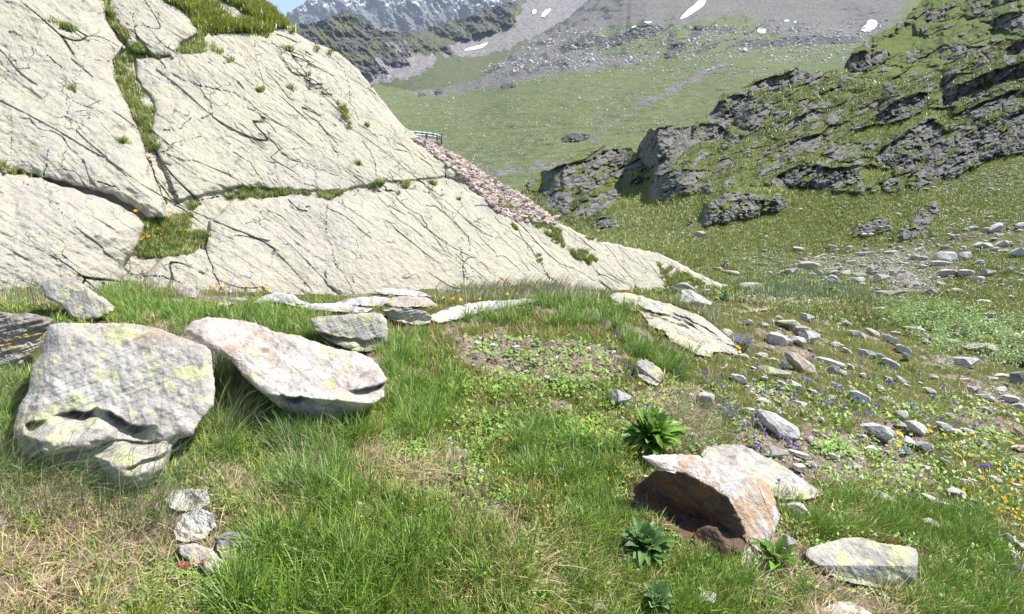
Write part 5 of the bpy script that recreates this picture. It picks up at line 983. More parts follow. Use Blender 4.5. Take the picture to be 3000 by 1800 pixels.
# turf on the slab
L_ = Grass(); pts = []
for q_ in VEG:
    xs = [a for a, b in q_]; ys = [b for a, b in q_]; A_ = (max(xs) - min(xs)) * (max(ys) - min(ys)); pts.append(rpoly(q_, int(min(3200, 30 + A_ * .12))))
q = np.concatenate(pts); q = q[(q[:, 1] > -60)]; Dv, ok = slab.at(q[:, 0], q[:, 1]); ok &= slab.attr_at('veg', q[:, 0], q[:, 1]) > .45; q, Dv = q[ok], Dv[ok]; p = P(q[:, 0], q[:, 1], Dv)
shr = (q[:, 1] < 95) & (q[:, 0] > 480); cl = np.where((RNG.random(len(p)) < .35)[:, None], YGR[RNG.integers(0, 3, len(p))], GRN[RNG.integers(0, 4, len(p))]); cl = np.where((RNG.random(len(p)) < .22)[:, None], STR[RNG.integers(0, 3, len(p))], cl)
L_.tufts(p[~shr], 9, .075 * RNG.uniform(.5, 1.3, (~shr).sum()), 1.0, .006, cl[~shr], bend=.8, seg=2)
L_.build('ledge_grass', 'tufts of grass rooted in the cracks and ledges of the slab', 'ledge grass')
J_ = Grass(); J_.tufts(p[shr], 16, .13 * RNG.uniform(.6, 1.3, shr.sum()), 1.6, .018, np.array([(.16,.18,.03),(.20,.22,.04),(.12,.15,.03)]), bend=.9, seg=2)
J_.build('dwarf_shrubs', 'low dense yellow-green dwarf shrubs spread over the top of the slab', 'dwarf shrubs')
q = RNG.uniform([1850, 735], [3150, 960], (15000, 2)); q = q[free(q[:, 0], q[:, 1])]; Dg = ghit(q[:, 0], q[:, 1]); ok = np.isfinite(Dg) & (Dg > 8); q, Dg = q[ok], Dg[ok]; p = P(q[:, 0], q[:, 1], Dg)
ok = RNG.random(len(p)) > 1.6 * gattr(grav, p[:, 0], p[:, 1]); p = p[ok]
H0_ = Grass(); H0_.tufts(p, 5, np.clip(.008 * p[:, 1], .1, .3) * RNG.uniform(.4, 1.2, len(p)), 1.8, .02, np.array([(.10,.15,.025),(.14,.19,.035),(.18,.20,.05),(.07,.11,.02),(.20,.17,.07)]), bend=.9, seg=2)
H0_.build('hollow_grass', 'coarse grass on the floor and banks of the hollow', 'grass')
# tussocks of the hillside and the hollow
H_ = Grass()
q = RNG.uniform([1500, 560], [3200, 760], (30000, 2)); Dv, ok = h1.at(q[:, 0], q[:, 1]); q2 = RNG.uniform([1850, 0], [3200, 600], (26000, 2)); Dv2, ok2 = h1.at(q2[:, 0], q2[:, 1])
q = np.concatenate([q[ok], q2[ok2]]); Dv = np.concatenate([Dv[ok], Dv2[ok2]]); ok = (h1.attr_at('rock', q[:, 0], q[:, 1]) < .12); q, Dv = q[ok], Dv[ok]; p = P(q[:, 0], q[:, 1], Dv)
hc = np.array([(.11,.155,.026),(.15,.19,.036),(.19,.21,.055),(.07,.10,.02),(.19,.175,.06)]); cr_m = crag1_at(q[:, 0], q[:, 1])[:, None]
hcol = hc[RNG.integers(0, 5, len(p))] * (1 - .48 * cr_m)
H_.tufts(p, 5, np.clip(.006 * Dv, .1, .6) * RNG.uniform(.4, 1.2, len(p)), 1.8, .03, hcol, bend=.9, seg=2)
H_.build('hillside_grass', 'coarse tussocky grass on the hillside across the hollow', 'grass')

#@@MORE
# ------------------------------------------------------------ snow, path, water
M['snow'] = NT('snow').done((.85, .86, .88), .7)
def drape(name, poly, step, mat, dfn, nz=2, lift=.997, fq=.08):
    xs = [a for a, b in poly]; ys = [b for a, b in poly]; gx_ = np.arange(min(xs) - step, max(xs) + step * 2, step); gy_ = np.arange(min(ys) - step, max(ys) + step * 2, step)
    a, b = np.meshgrid(gx_, gy_); ins = sdist(a, b, poly) + nz * fbm(a * fq, b * fq * 1.5, 700, 3) > 0
    D = dfn(a.ravel(), b.ravel()).reshape(a.shape) * lift; V = P(a, b, D); f = grid_faces(*a.shape); k = ins.ravel()[f].all(1); f = f[k]
    u, inv = np.unique(f, return_inverse=True); return mesh_np(name, V.reshape(-1, 3)[u], inv.reshape(f.shape), mat)
far_d = lambda a, b: np.where(rg.at(a, b)[1] & (a < 1640) & (b < 290), np.minimum(rg.at(a, b)[0], np.where(mt.at(a, b)[1], mt.at(a, b)[0], 1e9)), mt.at(a, b)[0])
for poly, lb in (([(1358,149),(1368,141),(1385,137),(1400,134),(1420,126),(1431,124),(1425,133),(1410,142),(1390,147),(1372,149)], 'long flat snow patch on the floor of the high bowl'),
    ([(1584,52),(1588,38),(1600,28),(1613,24),(1615,30),(1606,40),(1595,50)], 'narrow slanting snow streak high in the scree, left'), ([(1560,44),(1558,32),(1566,26),(1573,30),(1570,40)], 'small snow spot just left of the narrow slanting streak'),
    ([(1990,59),(1998,46),(2015,28),(2034,14),(2046,0),(2056,-14),(2075,-14),(2068,4),(2062,18),(2045,30),(2030,40),(2015,50)], 'largest snow streak, running down the scree from the top edge'), ([(2218,94),(2220,84),(2232,81),(2245,86),(2243,97),(2230,99)], 'small oval snow patch below the rubble slope'),
    ([(2524,90),(2523,82),(2538,72),(2541,60),(2552,57),(2568,60),(2572,70),(2564,84),(2548,92),(2534,94)], 'white snow patch beside the upper crag, right'), ([(2294,62),(2298,58),(2312,58),(2314,63),(2303,65)], 'tiny flat snow fleck in the middle of the rubble slope'), ([(2324,66),(2326,62),(2334,62),(2334,67)], 'smallest snow fleck, right of the tiny flat one'),
    ([(1848,84),(1852,77),(1866,75),(1864,81)], 'thin snow fleck behind the dark outcrop top, left one of two'), ([(1886,66),(1890,62),(1908,62),(1911,67),(1898,70)], 'thin snow fleck behind the dark outcrop top, right one of two')):
    tag(drape('snow_patch', poly, 1.3, M['snow'], far_d, .6, .992, .2), lb, 'snow patch')
mpath = mat_rock('track_gravel', (.24, .22, .21), (.34, .32, .30), LICH, 0, k=.6)
gdn = lambda a, b: np.nan_to_num(ghit(a, b), nan=30.)
tag(drape('path', c6([(1640,262),(1700,268),(1780,292),(1835,340),(1862,388),(1830,408),(1760,398),(1740,350),(1700,320),(1650,300)]), 3, mpath, gdn, 5, .996), kind='structure')
tag(drape('path', c6([(690,520),(800,535),(860,515),(1000,490),(1150,503),(1330,470),(1500,446),(1620,436),(1625,444),(1500,456),(1340,484),(1180,520),(1050,520),(860,545),(760,555)]), 3, mat_rock('trodden_earth', (.30, .25, .17), (.38, .33, .24), LICH, 0, k=.6), gdn, 3, .996), kind='structure')
tw = NT('stream_water'); mw = tw.done((.045, .05, .045), .12, tw.bump(tw.noise(3, 3), .02), spec=.5)
for poly in (c6([(1630,482),(1680,472),(1760,476),(1870,474),(1850,490),(1760,500),(1660,500)]), c6([(1915,622),(1980,614),(2015,650),(1960,652)]), c6([(2330,868),(2400,860),(2445,870),(2420,888),(2350,884)]), c6([(2420,712),(2474,706),(2474,728),(2430,730)])):
    tag(drape('water', poly, 3, mw, gdn, 4, .993), kind='structure')
# leafy stream plants: tilted leaf clumps
def leaf_cloud(name, q, h, wpx, cols, label, cat, dfn=gdn, nper=6):
    D = dfn(q[:, 0], q[:, 1]); p = P(q[:, 0], q[:, 1], D); n = len(p) * nper; B = np.repeat(p, nper, 0); s = np.repeat(wpx * D / F, nper) * RNG.uniform(.6, 1.2, n)
    B = B + np.stack([RNG.normal(size=n) * s * 1.2, RNG.normal(size=n) * s * 1.2, RNG.uniform(.1, 1, n) * h], -1)
    a = RNG.uniform(0, 6.283, n); t = RNG.uniform(-.2, .7, n); u = np.stack([np.cos(a), np.sin(a), t], -1); v = np.stack([-np.sin(a), np.cos(a), RNG.uniform(-.4, .4, n)], -1) * .5
    V = np.stack([B, B + (u * .5 + v * .6) * s[:, None], B + u * s[:, None], B + (u * .5 - v * .6) * s[:, None]], 1)
    c = np.asarray(cols)[RNG.integers(0, len(cols), n)] * RNG.uniform(.7, 1.3, (n, 1))
    o = mesh_np(name, V.reshape(-1, 3), np.arange(4 * n).reshape(-1, 4), MG, smooth=False, cols=np.repeat(c, 4, 0)); return tag(o, label, cat, kind='stuff')
SPL = c6([(1620,515),(1760,508),(1900,500),(2100,520),(2300,590),(2474,620),(2600,640),(2600,900),(2474,880),(2350,880),(2200,820),(2100,790),(1950,800),(1880,740),(1750,650),(1640,570)])
q = rpoly(SPL, 3900); q = q + RNG.normal(size=q.shape) * [22, 9]; q = q[(fbm(q[:, 0] * .03, q[:, 1] * .05, 801, 4, .65) > -.12) & free(q[:, 0], q[:, 1])]
leaf_cloud('stream_plants', q, .22, 7, [(.075,.135,.025),(.10,.17,.03),(.13,.185,.045),(.055,.10,.02)], 'bright green leafy plants filling the stream bed on the right', 'stream plants')
q = rpoly([(2300,700),(2100,760),(2200,815),(2480,835),(2560,800),(2300,780)], 700); leaf_cloud('hollow_plants', q[free(q[:, 0], q[:, 1])], .12, 5, [(.09,.14,.055),(.11,.16,.07)], 'pale green leafy herbs on the floor of the hollow', 'herbs')
q = np.concatenate([rpoly(c7([(980,900),(1150,880),(1180,1000),(1050,1030)]), 20), rpoly(c7([(640,1250),(1150,1280),(1100,1484),(700,1484)]), 90), rpoly(c8([(220,480),(450,470),(460,640),(260,660)]), 80), rpoly(c8([(1080,480),(1400,440),(1500,560),(1150,600)]), 120), rpoly([(1350,1000),(1800,1000),(1800,1150),(1300,1150)], 120), rpoly([(2380,1300),(2480,1300),(2500,1350),(2380,1350)], 40), rpoly([(1300,1100),(3000,1150),(3000,1790),(900,1790)], 1300)])
leaf_cloud('small_herbs', q[free(q[:, 0], q[:, 1])], .035, 15, [(.10,.20,.04),(.14,.24,.05),(.18,.26,.06)], 'small broad-leaved herbs growing between the grass tufts', 'herbs', nper=9)

# ------------------------------------------------------------ leafy plants
def leaf_mesh(L, W, up, az, base, r):
    """one broad leaf: folded along the midrib, arching"""
    nu, nv = 9, 5; V = []
    for i in range(nu):
        t = i / (nu - 1); w_ = W * (math.sin(math.pi * min(1, t ** .75)) ** .8) * (1 if t < .999 else 0) + .0015; el = up - t * t * r
        x = L * (t * math.cos(up) + .15 * t * t); z = L * (t * math.sin(up) - r * .35 * t ** 2.4)
        for j in range(nv):
            s = (j / (nv - 1) - .5) * 2; V.append((x, s * w_, z + abs(s) * w_ * .45 + .06 * W * math.sin(t * 14 + s * 3)))
    V = np.array(V); c, s = math.cos(az), math.sin(az); V = np.stack([V[:, 0] * c - V[:, 1] * s, V[:, 0] * s + V[:, 1] * c, V[:, 2]], -1) + base; return V, grid_faces(nu, nv)
def tube(pts, rad, k=6):
    V = []; n = len(pts)
    for i, p in enumerate(pts):
        a = i * 0; t = np.array(pts[min(i + 1, n - 1)]) - np.array(pts[max(i - 1, 0)]); t = t / (np.linalg.norm(t) + 1e-9); s = np.cross(t, [1, 0, .1]); s /= np.linalg.norm(s) + 1e-9; b = np.cross(t, s); r_ = rad[i] if hasattr(rad, '__len__') else rad
        for j in range(k): an = 6.2832 * j / k; V.append(np.array(p) + (s * math.cos(an) + b * math.sin(an)) * r_)
    i = np.arange(n - 1)[:, None] * k + np.arange(k)[None]; j = np.arange(n - 1)[:, None] * k + (np.arange(k)[None] + 1) % k
    return np.array(V), np.stack([i, j, j + k, i + k], -1).reshape(-1, 4)
def join(parts):
    V = []; Fc = []; n = 0
    for v, f in parts: V.append(v); Fc.append(f + n); n += len(v)
    return np.concatenate(V), np.concatenate(Fc)
tl = NT('broad_leaf'); lc = tl.mix(tl.ramp(tl.noise(30, 3), [(.35, 0), (.65, 1)]), (.11, .26, .03), (.17, .36, .05)); M['leaf'] = tl.done(lc, .38, transl=.25, spec=.45)
tl = NT('blue_leaf'); lc = tl.mix(tl.ramp(tl.noise(30, 3), [(.35, 0), (.65, 1)]), (.07, .17, .05), (.17, .30, .12)); M['bleaf'] = tl.done(lc, .45, transl=.2, spec=.4)
LCOL = {'leaf': [(.14,.29,.035),(.19,.36,.05),(.25,.42,.07),(.11,.22,.03),(.27,.36,.08)], 'bleaf': [(.12,.24,.07),(.17,.30,.10),(.24,.37,.17),(.09,.18,.05),(.20,.31,.07)]}
tl = NT('plant_leaf'); M['pleaf'] = tl.done(tl.mix(tl.ramp(tl.noise(60, 3), [(.4, 0), (.7, .5)]), tl.attr('col', True), (.10, .14, .04)), .45, transl=.28, spec=.3)
M['stalk'] = NT('stalk').done((.16, .24, .06), .6)
def leafy(px, py, nl, Lpx, Wf, mat, label, stalks, up=(.45, 1.5), rs=1):
    D = gd(px, py); b = P(px, py, D); e = tag(empty('leafy_plant', b), label, 'plant'); r = random.Random(rs); parts = []; L0 = Lpx * D / F
    for i in range(nl):
        az = r.uniform(0, 6.283); L = L0 * r.uniform(.6, 1.15); parts.append(leaf_mesh(L, L * Wf * r.uniform(.8, 1.2), r.uniform(*up), az, np.array([math.cos(az), math.sin(az), 0]) * L0 * .10 + np.array([0, 0, r.uniform(0, .55) * L0]), r.uniform(.3, 1.1)))
    lv, lf = join(parts); lcol = np.repeat(np.array(LCOL[mat])[np.array([r.randint(0, 4) for _ in parts])] * np.array([[r.uniform(.7, 1.25)] for _ in parts]), 45, 0); fo = mesh_np('foliage', lv, lf, M['pleaf'], parent=e, cols=lcol); st = []; bl = []
    for (dx, dy, hp) in stalks:
        H = hp * D / F; x0 = dx * D / F; pts = [(x0 * t, dy * t * D / F, H * t) for t in np.linspace(0, 1, 7)]; st.append(tube(pts, [.004 * (1 - .5 * t) for t in np.linspace(0, 1, 7)]))
        for k in range(7):
            t = .3 + .65 * k / 7; bl.append(leaf_mesh(L0 * .38 * (1.2 - t), L0 * .10, .9, r.uniform(0, 6.28), np.array([x0 * t, 0, H * t]), .5))
    if st: mesh_np('stem', *join(st), M['stalk'], parent=e); mesh_np('leaf', *join(bl), M[mat], parent=e)
    NOGRASS.append([(px - 40, py - 60), (px + 40, py - 60), (px + 50, py + 5), (px - 50, py + 5)]); return e
leafy(1905, 1312, 130, 105, .115, 'leaf', 'bright green broad-leaved plant with upright bud spikes, above the rusty rock', [(-38, 0, 150), (-8, 0, 165), (10, 0, 120)], rs=4)
leafy(1885, 1632, 120, 98, .17, 'bleaf', 'largest bluish broad-leaved plant growing in front of the dark rock hollow', [(-50, 0, 150), (-20, 0, 120), (20, 0, 110)], rs=5)
leafy(1920, 1785, 46, 82, .19, 'bleaf', 'lowest broad-leaved plant, below the bluish one near the bottom edge', [(-12, 0, 90)], up=(.7, 1.4), rs=6)
leafy(2270, 1655, 20, 95, .16, 'leaf', 'small bright leafy sprout at the foot of the rusty rock', [], up=(.5, 1.4), rs=7)
leafy(2116, 888, 22, 34, .10, 'bleaf', 'small spiky-leaved plant beside a flat stone near the tilted slab', [(0, 0, 40)], up=(.6, 1.4), rs=8)
leafy(2438, 858, 18, 24, .2, 'leaf', 'low pale green rosette plant on the hollow meadow', [], up=(.3, .9), rs=9)

# ------------------------------------------------------------ flowers
M['violet'] = NT('violet_petal').done((.30, .19, .66), .5, transl=.35); M['lilac'] = NT('lilac_petal').done((.50, .45, .78), .5, transl=.35); M['yellow_p'] = NT('yellow_petal').done((.85, .58, .02), .5, transl=.25); M['orange_p'] = NT('orange_petal').done((.90, .38, .02), .5, transl=.25); M['pink_p'] = NT('pink_petal').done((.62, .14, .16), .5, transl=.25)
def bell(s, dx=0, dz=0, tilt=.6):
    k = 10; V = [];
    for i, (z, r_) in enumerate([(0, .12), (-.15, .34), (-.5, .40), (-.85, .46), (-1.0, .62)]):
        for j in range(k): a = 6.2832 * j / k; rr_ = r_ * (1 if i < 4 or j % 2 == 0 else .72); V.append((rr_ * math.cos(a), rr_ * math.sin(a), z - (.12 if i == 4 and j % 2 == 0 else 0)))
    V = np.array(V) * s; c, sn_ = math.cos(tilt), math.sin(tilt); V = np.stack([V[:, 0] * c - V[:, 2] * sn_ * -1, V[:, 1], V[:, 2] * c - V[:, 0] * sn_], -1) + [dx, 0, dz]
    i = np.arange(4)[:, None] * k + np.arange(k)[None]; j = np.arange(4)[:, None] * k + (np.arange(k)[None] + 1) % k; return V, np.stack([i, j, j + k, i + k], -1).reshape(-1, 4)
def daisy(s, dz=0, n=9):
    V = []; Fc = []
    for i in range(n):
        a = 6.2832 * i / n; d = np.array([math.cos(a), math.sin(a), .25]); t = np.array([-math.sin(a), math.cos(a), 0]) * .28; b = len(V)
        V += [d * .1, d * .6 + t, d * 1.0 + t * .5, d * 1.0 - t * .5, d * .6 - t]; Fc += [[b, b + 1, b + 4, b + 4], [b + 1, b + 2, b + 3, b + 4]]
    V = np.array(V) * s; V = np.stack([V[:, 0], V[:, 1] * .86 - V[:, 2] * .5, V[:, 2] * .86 + V[:, 1] * .5 + dz], -1); return V, np.array(Fc)
def quads(f): return f
FP = {}
def flower(px, py, kind, s, stempx, label, group, name, cat):
    """bloom centre at the pixel, its stem standing on the ground below"""
    D = float(surf(px, py + stempx)[0]); H = stempx * D / F; p = P(px, py + stempx, D); key = (kind, round(s * D * 100) // 4, round(stempx / 6))
    e = tag(empty(name, p, RNG.uniform(-.8, .8)), label, cat, group)
    if key not in FP:
        r_ = s * D / F
        if kind in ('violet', 'lilac'): b = bell(r_, r_ * .5, H + r_ * .5); pm = kind
        else: b = daisy(r_, H, 9); b = (b[0], b[1]); pm = kind
        bm = mesh_np('blossom', b[0], b[1] if kind in ('violet', 'lilac') else b[1], M[pm], parent=e)
        st = tube([(0, 0, 0), (r_ * .1, 0, H * .5), (r_ * .3, 0, H * .98)], .0012 + D * .0002, 4); sm = mesh_np('stem', *st, M['stalk'], parent=e); FP[key] = (bm.data, sm.data)
    else:
        for nm, d in zip(('blossom', 'stem'), FP[key]): o = bpy.data.objects.new(nm, d); C.objects.link(o); o.parent = e
    return e
BF = c10([(430,70),(465,90),(765,130),(650,285),(1013,280),(295,290),(352,320),(445,395),(525,475),(578,492),(595,575),(623,660),(925,348),(1070,400),(1143,425),(1218,460),(1257,480),(1198,570),(1475,555),(1505,612),(1520,540),(1540,680),(1645,610),(1638,655),(1695,585),(1690,720),(1722,750),(2078,660),(948,800),(812,950),(1590,895),(1687,985),(1735,930),(1763,985),(1768,1045),(1822,1040),(1815,1090),(1865,950),(1878,985),(1920,1090),(1935,1115),(2100,1055),(2098,1090),(1875,1200),(1950,1195),(2010,1178),(2188,1172),(2205,1243),(1985,1318),(2085,1360),(2220,1300),(2395,1325),(2110,1450),(2135,1425),(25,220),(2415,765),(2068,280),(2120,465),(2335,205)]) + \
  c9([(983,615),(1032,700),(1050,365),(1045,395),(1070,400),(1100,415),(1040,380),(1085,408),(1345,315),(1475,380),(1500,215),(1520,285),(1535,300),(1570,575),(1635,640),(1675,720),(1770,710),(2110,880),(2160,930),(2200,860),(2300,965),(2395,1080),(2430,1130),(2440,1145),(2360,1165),(2225,540),(2230,520),(1970,460),(2080,700)]) + c6([(1310,960),(1330,975),(1350,985),(1240,1070),(1275,1085),(1195,1015),(1220,1000),(1300,1095),(1450,1140),(1520,1200),(1540,1215)])
BF = BF + [(x_, y_) for x_, y_ in RNG.uniform([2230, 1100], [2560, 1180], (16, 2))] + [(x_, y_) for x_, y_ in rpoly([(2350,1000),(2700,1080),(2900,1250),(2600,1260),(2350,1120)], 26)]
for x_, y_ in BF: flower(x_, y_, 'violet', 9.5 if y_ > 1150 else 7.5 if y_ > 1000 else 6.5, 26, 'small violet bell-shaped flower nodding on a thin stem in the turf', 'violet bellflowers', 'bellflower', 'bellflower')
YF = c9([(470,1258),(845,1340),(1320,1332),(930,1385),(850,1432),(900,1430),(2005,1045),(2043,993),(2095,1300),(2135,1285),(2450,945),(2210,610),(2225,745),(2260,785),(1900,325),(1880,330),(1705,335),(1720,345),(1710,410),(2160,1075),(1925,1180),(1880,1220),(2420,1320)]) + c8([(338,1195),(360,1222),(1040,1240),(827,1275),(1290,1390),(1315,420),(1320,452),(1345,465),(1362,472),(1390,487),(1397,503),(1173,515),(1188,530),(1135,508),(1435,652),(1418,673),(1380,717),(1515,685),(1520,697),(1535,720),(1452,738),(900,520)]) + \
  c4([(1240,335),(995,293),(1155,420),(1170,425),(1025,437),(1045,445),(1327,432),(1362,428),(1183,460),(1090,475),(1055,482),(1042,495),(1247,513),(998,553),(1112,580),(1043,833),(1052,857),(597,733),(1633,808),(1590,845),(1553,850),(1810,825),(1937,830),(1940,855)]) + c5([(1453,890),(1060,920),(990,915),(1115,930),(1255,925),(1380,785),(1675,790),(913,1072),(1500,820),(1440,790)]) + c10([(1890,255),(1912,275),(1915,320),(1860,1175),(710,700)])
YF = YF + [tuple(v) for v in rpoly(c9([(2050,420),(2474,560),(2474,900),(2250,860),(2080,740)]), 48)] + [tuple(v) for v in rpoly(c9([(1850,250),(2474,400),(2474,560),(2000,420)]), 16)]
for i, (x_, y_) in enumerate(YF): flower(x_, y_, 'orange_p' if (x_ < 900 and y_ < 900) or i % 5 == 0 else 'yellow_p', 8 if y_ > 1200 and x_ < 2700 else 5.5, 20, 'small yellow-orange flower head on a short stem among the grass', 'yellow flowers dotted over the meadow and slab foot', 'yellow_flower', 'yellow flower')
def cluster(px, py, n, wpx, hpx, s, kind, label, group=None):
    D = float(surf(px, py + hpx * .5)[0]); e = tag(empty('flower_cluster', P(px, py + hpx * .5, D)), label, 'flowers', group); bs = []; st = []; k = D / F
    for i in range(n):
        x, z, y = random.uniform(-.5, .5) * wpx * k, random.uniform(.25, 1) * hpx * k, random.uniform(-.4, .4) * wpx * k; v, f = bell(s * k, 0, 0) if kind in ('lilac', 'violet') else daisy(s * k, 0, 7); bs.append((v + [x, y, z], f)); st.append(tube([(x * .3, y * .3, 0), (x, y, z)], .0015 * D / 2, 4))
    mesh_np('blossoms', *join(bs), M[kind], parent=e); mesh_np('stems', *join(st), M['stalk'], parent=e)
cluster(2173, 1000, 46, 50, 62, 6, 'lilac', 'dense pale lilac bellflower clump at the right end of the jagged outcrop')
cluster(2293, 1062, 16, 20, 50, 5, 'lilac', 'narrow lilac bellflower clump left of the long pinkish boulder')
cluster(2668, 1188, 14, 40, 30, 5, 'lilac', 'pale lilac clump beside the dark-sided stone'); cluster(2652, 1318, 16, 34, 36, 6, 'lilac', 'pale lilac clump left of two slanting stones')
cluster(1645, 1380, 6, 20, 40, 8, 'lilac', 'little group of lilac bells standing alone in the central turf'); cluster(2880, 1362, 14, 30, 36, 6, 'violet', 'violet clump near the right edge among yellow flowers')
cluster(2610, 1500 - 380, 10, 36, 30, 5, 'lilac', 'lilac clump high on the right-hand slope'); cluster(553, 1645, 14, 42, 60, 7, 'pink_p', 'left of two red-pink flower heads by the long pinkish stone'); cluster(607, 1645, 8, 24, 55, 7, 'pink_p', 'right of two red-pink flower heads by the long pinkish stone')

# ------------------------------------------------------------ cairns, guard rail, wall, pylon
def cairn(px, py, hpx, lb):
    D = float(surf(px, py)[0]); b = P(px, py, D + .3); parts = []; h = hpx * D / F; r = random.Random(int(px)); z = 0; k = 0
    for lev in range(7):
        t = lev / 7; rad = h * .38 * (1 - t); n = max(1, int(5 * (1 - t)))
        for i in range(n):
            v, f = SH[(lev + i) % 9]; v = v * [h * .17 * (1.1 - .4 * t), h * .15, h * .10]; a = 6.28 * i / n + lev; c, s = math.cos(a), math.sin(a)
            v = np.stack([v[:, 0] * c - v[:, 1] * s, v[:, 0] * s + v[:, 1] * c, v[:, 2]], -1) + [rad * c * .8, rad * s * .8, h * (.06 + .92 * t)]; parts.append((v, f))
    V, f = join(parts); o = mesh_np('cairn', V, f, M['wet']); o.location = b; tag(o, lb, 'cairn')
cairn(2124, 786, 32, 'tallest cone-shaped stone cairn standing in the hollow just right of the slab tip'); cairn(2453, 812, 24, 'small dark cairn on top of the flat-topped block in the hollow'); cairn(2304, 770, 14, 'tiny cairn far back, left of the largest brownish boulder')
rail_m = NT('galvanised_steel').done((.52, .56, .60), .35, spec=.6); post_m = NT('dark_steel_post').done((.10, .085, .085), .6)
RY = 62.0; ge = tag(empty('guard_rail', P(1250, 412, RY)), 'grey steel guard rail with dark posts at the road end behind the slab', 'guard rail')
def prism(a, b, w, h):
    a = np.array(a, float); b = np.array(b, float); t = b - a; t /= np.linalg.norm(t); s = np.cross(t, [0, 0, 1.]); s = s / (np.linalg.norm(s) + 1e-9) if np.linalg.norm(s) > 1e-3 else np.array([1., 0, 0]); u = np.cross(s, t)
    V = [p + s * w * i + u * h * j for p in (a, b) for i, j in ((-.5, -.5), (.5, -.5), (.5, .5), (-.5, .5))]; return np.array(V), np.array([[0, 1, 5, 4], [1, 2, 6, 5], [2, 3, 7, 6], [3, 0, 4, 7], [3, 2, 1, 0], [4, 5, 6, 7]])
rp = [(1170, 390, 58), (1195, 390.2, 59), (1215, 391, 60), (1235, 392.5, 61), (1250, 394, 61.5), (1265, 396, 62), (1281, 399, 62.3), (1290, 404, 62.5), (1295, 409, 62.7)]
for dz in (0.14, -.14):
    child(mesh_np('rail', *join([prism(P(*a) + [0, 0, dz * 1.0], P(*b) + [0, 0, dz * 1.0], .10, .20) for a, b in zip(rp[:-1], rp[1:])]), rail_m), ge)
child(mesh_np('groove_shade', *join([prism(P(*a) + [0, -.03, 0], P(*b) + [0, -.03, 0], .05, .07) for a, b in zip(rp[:-1], rp[1:])]), post_m), ge)  # dark strip laid between the beams, paints the shade of the groove
for x_, y0_, y1_, d_ in ((1213, 391, 409, 59.7), (1250, 391, 412, 61.3), (1281, 397, 412, 62.1), (1293.5, 392, 424, 62.4)):
    child(mesh_np('post', *prism(P(x_, y1_ + 1, d_), P(x_, y0_, d_), .12, .14), post_m), ge)
wall_pts = [(1160,402),(1215,405),(1250,406.5),(1270,409),(1290,412),(1294,420),(1300,438),(1285,440),(1262,433),(1240,440),(1200,440),(1160,430)]
NG = len(NOGRASS); wl_ = traced_rock('retaining_wall', wall_pts, [(1260,430,63.2,(.15,-.98,.12))], mat_rock('mortared_stone', (.40, .33, .30), (.50, .43, .40), LICH, 0, (.38, .20, .14), .4, k=8), thick=2.5, amp=.01, seed=90, jag=.6, nograss=False, nth=140, nr=40)
tag(wl_, 'low pinkish mortared stone wall under the guard rail', 'wall')
bank = traced_rock('road_bank', [(1150,425),(1262,428),(1300,436),(1325,446),(1340,458),(1345,480),(1335,500),(1300,520),(1200,520),(1150,500)], [(1300,470,60,(.3,-.8,.5))], M['hill'], thick=4, amp=.01, seed=91, nograss=False); tag(bank, kind='structure')
py_ = tag(empty('power_pylon', P(1745, 425, 300)), 'thin grey lattice power pylon standing far off in the valley meadow', 'pylon')
k_ = 300 / F; H = 97 * k_; segs = []
def cr_(t): return (1.35 * (1 - t) + .18)
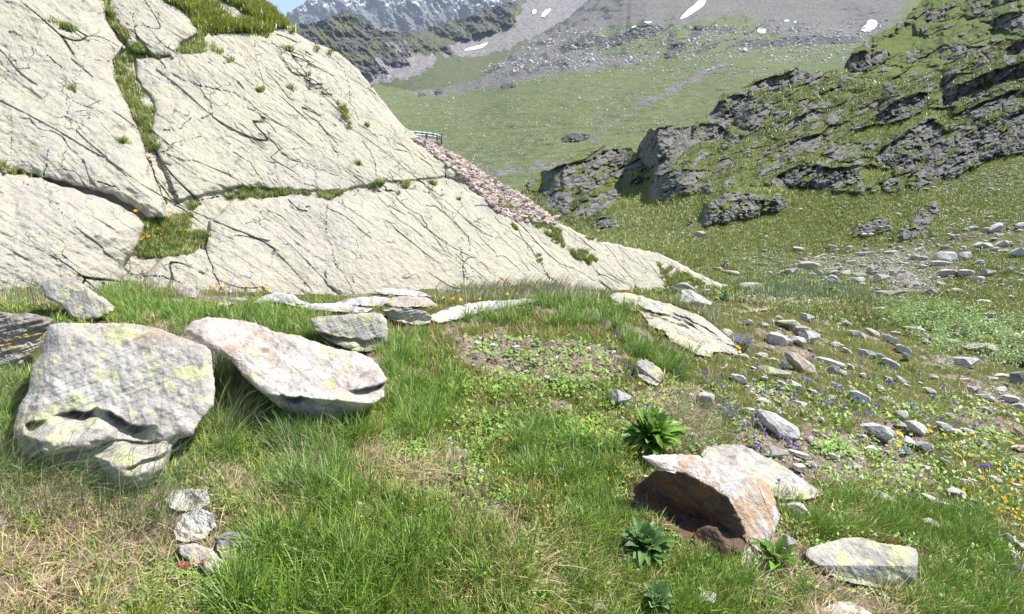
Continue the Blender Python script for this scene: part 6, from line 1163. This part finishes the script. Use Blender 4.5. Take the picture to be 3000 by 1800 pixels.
for i in range(9):
    t0, t1 = i / 9, (i + 1) / 9; c4_ = [(1, 1), (1, -1), (-1, -1), (-1, 1)]
    for (a, b), (c_, d_) in zip(c4_, c4_[1:] + c4_[:1]):
        w0, w1 = cr_(t0), cr_(t1); segs += [prism((a * w0, b * w0, H * t0), (a * w1, b * w1, H * t1), .10, .10), prism((a * w0, b * w0, H * t0), (c_ * w1, d_ * w1, H * t1), .06, .06), prism((a * w1, b * w1, H * t1), (c_ * w1, d_ * w1, H * t1), .05, .05)]
mesh_np('lattice_mast', *join(segs), rail_m, parent=py_)
for z_, w_ in ((.80, 2.6), (.90, 2.1), (.985, 1.5)): mesh_np('cross_arm', *join([prism((-w_, 0, H * z_), (w_, 0, H * z_), .10, .10), prism((-w_, 0, H * z_), (0, 0, H * (z_ + .035)), .06, .06), prism((w_, 0, H * z_), (0, 0, H * (z_ + .035)), .06, .06)]), rail_m, parent=py_)
for x_, y_, s_ in ((1003, 318, 10), (1010, 332, 9), (1017, 345, 8), (1025, 362, 8), (1090, 252, 5), (968, 152, 7), (930, 140, 8)):
    d_, ok_ = slab.at(x_, y_ + 4); D = float(d_) - .05; n = 90; b = P(x_, y_, D); v = np.random.default_rng(int(x_)).normal(size=(n, 3)) * s_ * D / F * .45; r_ = RNG.normal(size=(n, 3)) * s_ * D / F * .3; r2 = RNG.normal(size=(n, 3)) * s_ * D / F * .3
    V = np.stack([b + v, b + v + r_, b + v + r2], 1).reshape(-1, 3); o = mesh_np('shrub', V, np.arange(3 * n).reshape(-1, 3), MG, smooth=False, cols=np.repeat(np.array([[.16, .17, .03]]) * RNG.uniform(.6, 1.3, (n, 1)), 3, 0)); tag(o, 'small yellowish shrub clinging to the skyline edge of the slab', 'shrub', 'shrubs on the slab edge')

# ------------------------------------------------------------ air
hz = NT('air'); v_ = hz.n('ShaderNodeVolumePrincipled'); v_.inputs['Color'].default_value = (.72, .84, 1.0, 1); v_.inputs['Density'].default_value = HAZE; v_.inputs['Anisotropy'].default_value = 0.0
hz.l(v_.outputs[0], hz.out.inputs['Volume'])
if HAZE > 0:
    V_ = np.array([(x, y, z) for x in (-5200, 7200) for y in (-60, 10500) for z in (-420, 1900)], float)
    tag(mesh_np('haze', V_, [[0, 1, 3, 2], [4, 6, 7, 5], [0, 4, 5, 1], [2, 3, 7, 6], [0, 2, 6, 4], [1, 5, 7, 3]], hz.m, smooth=False), kind='stuff')
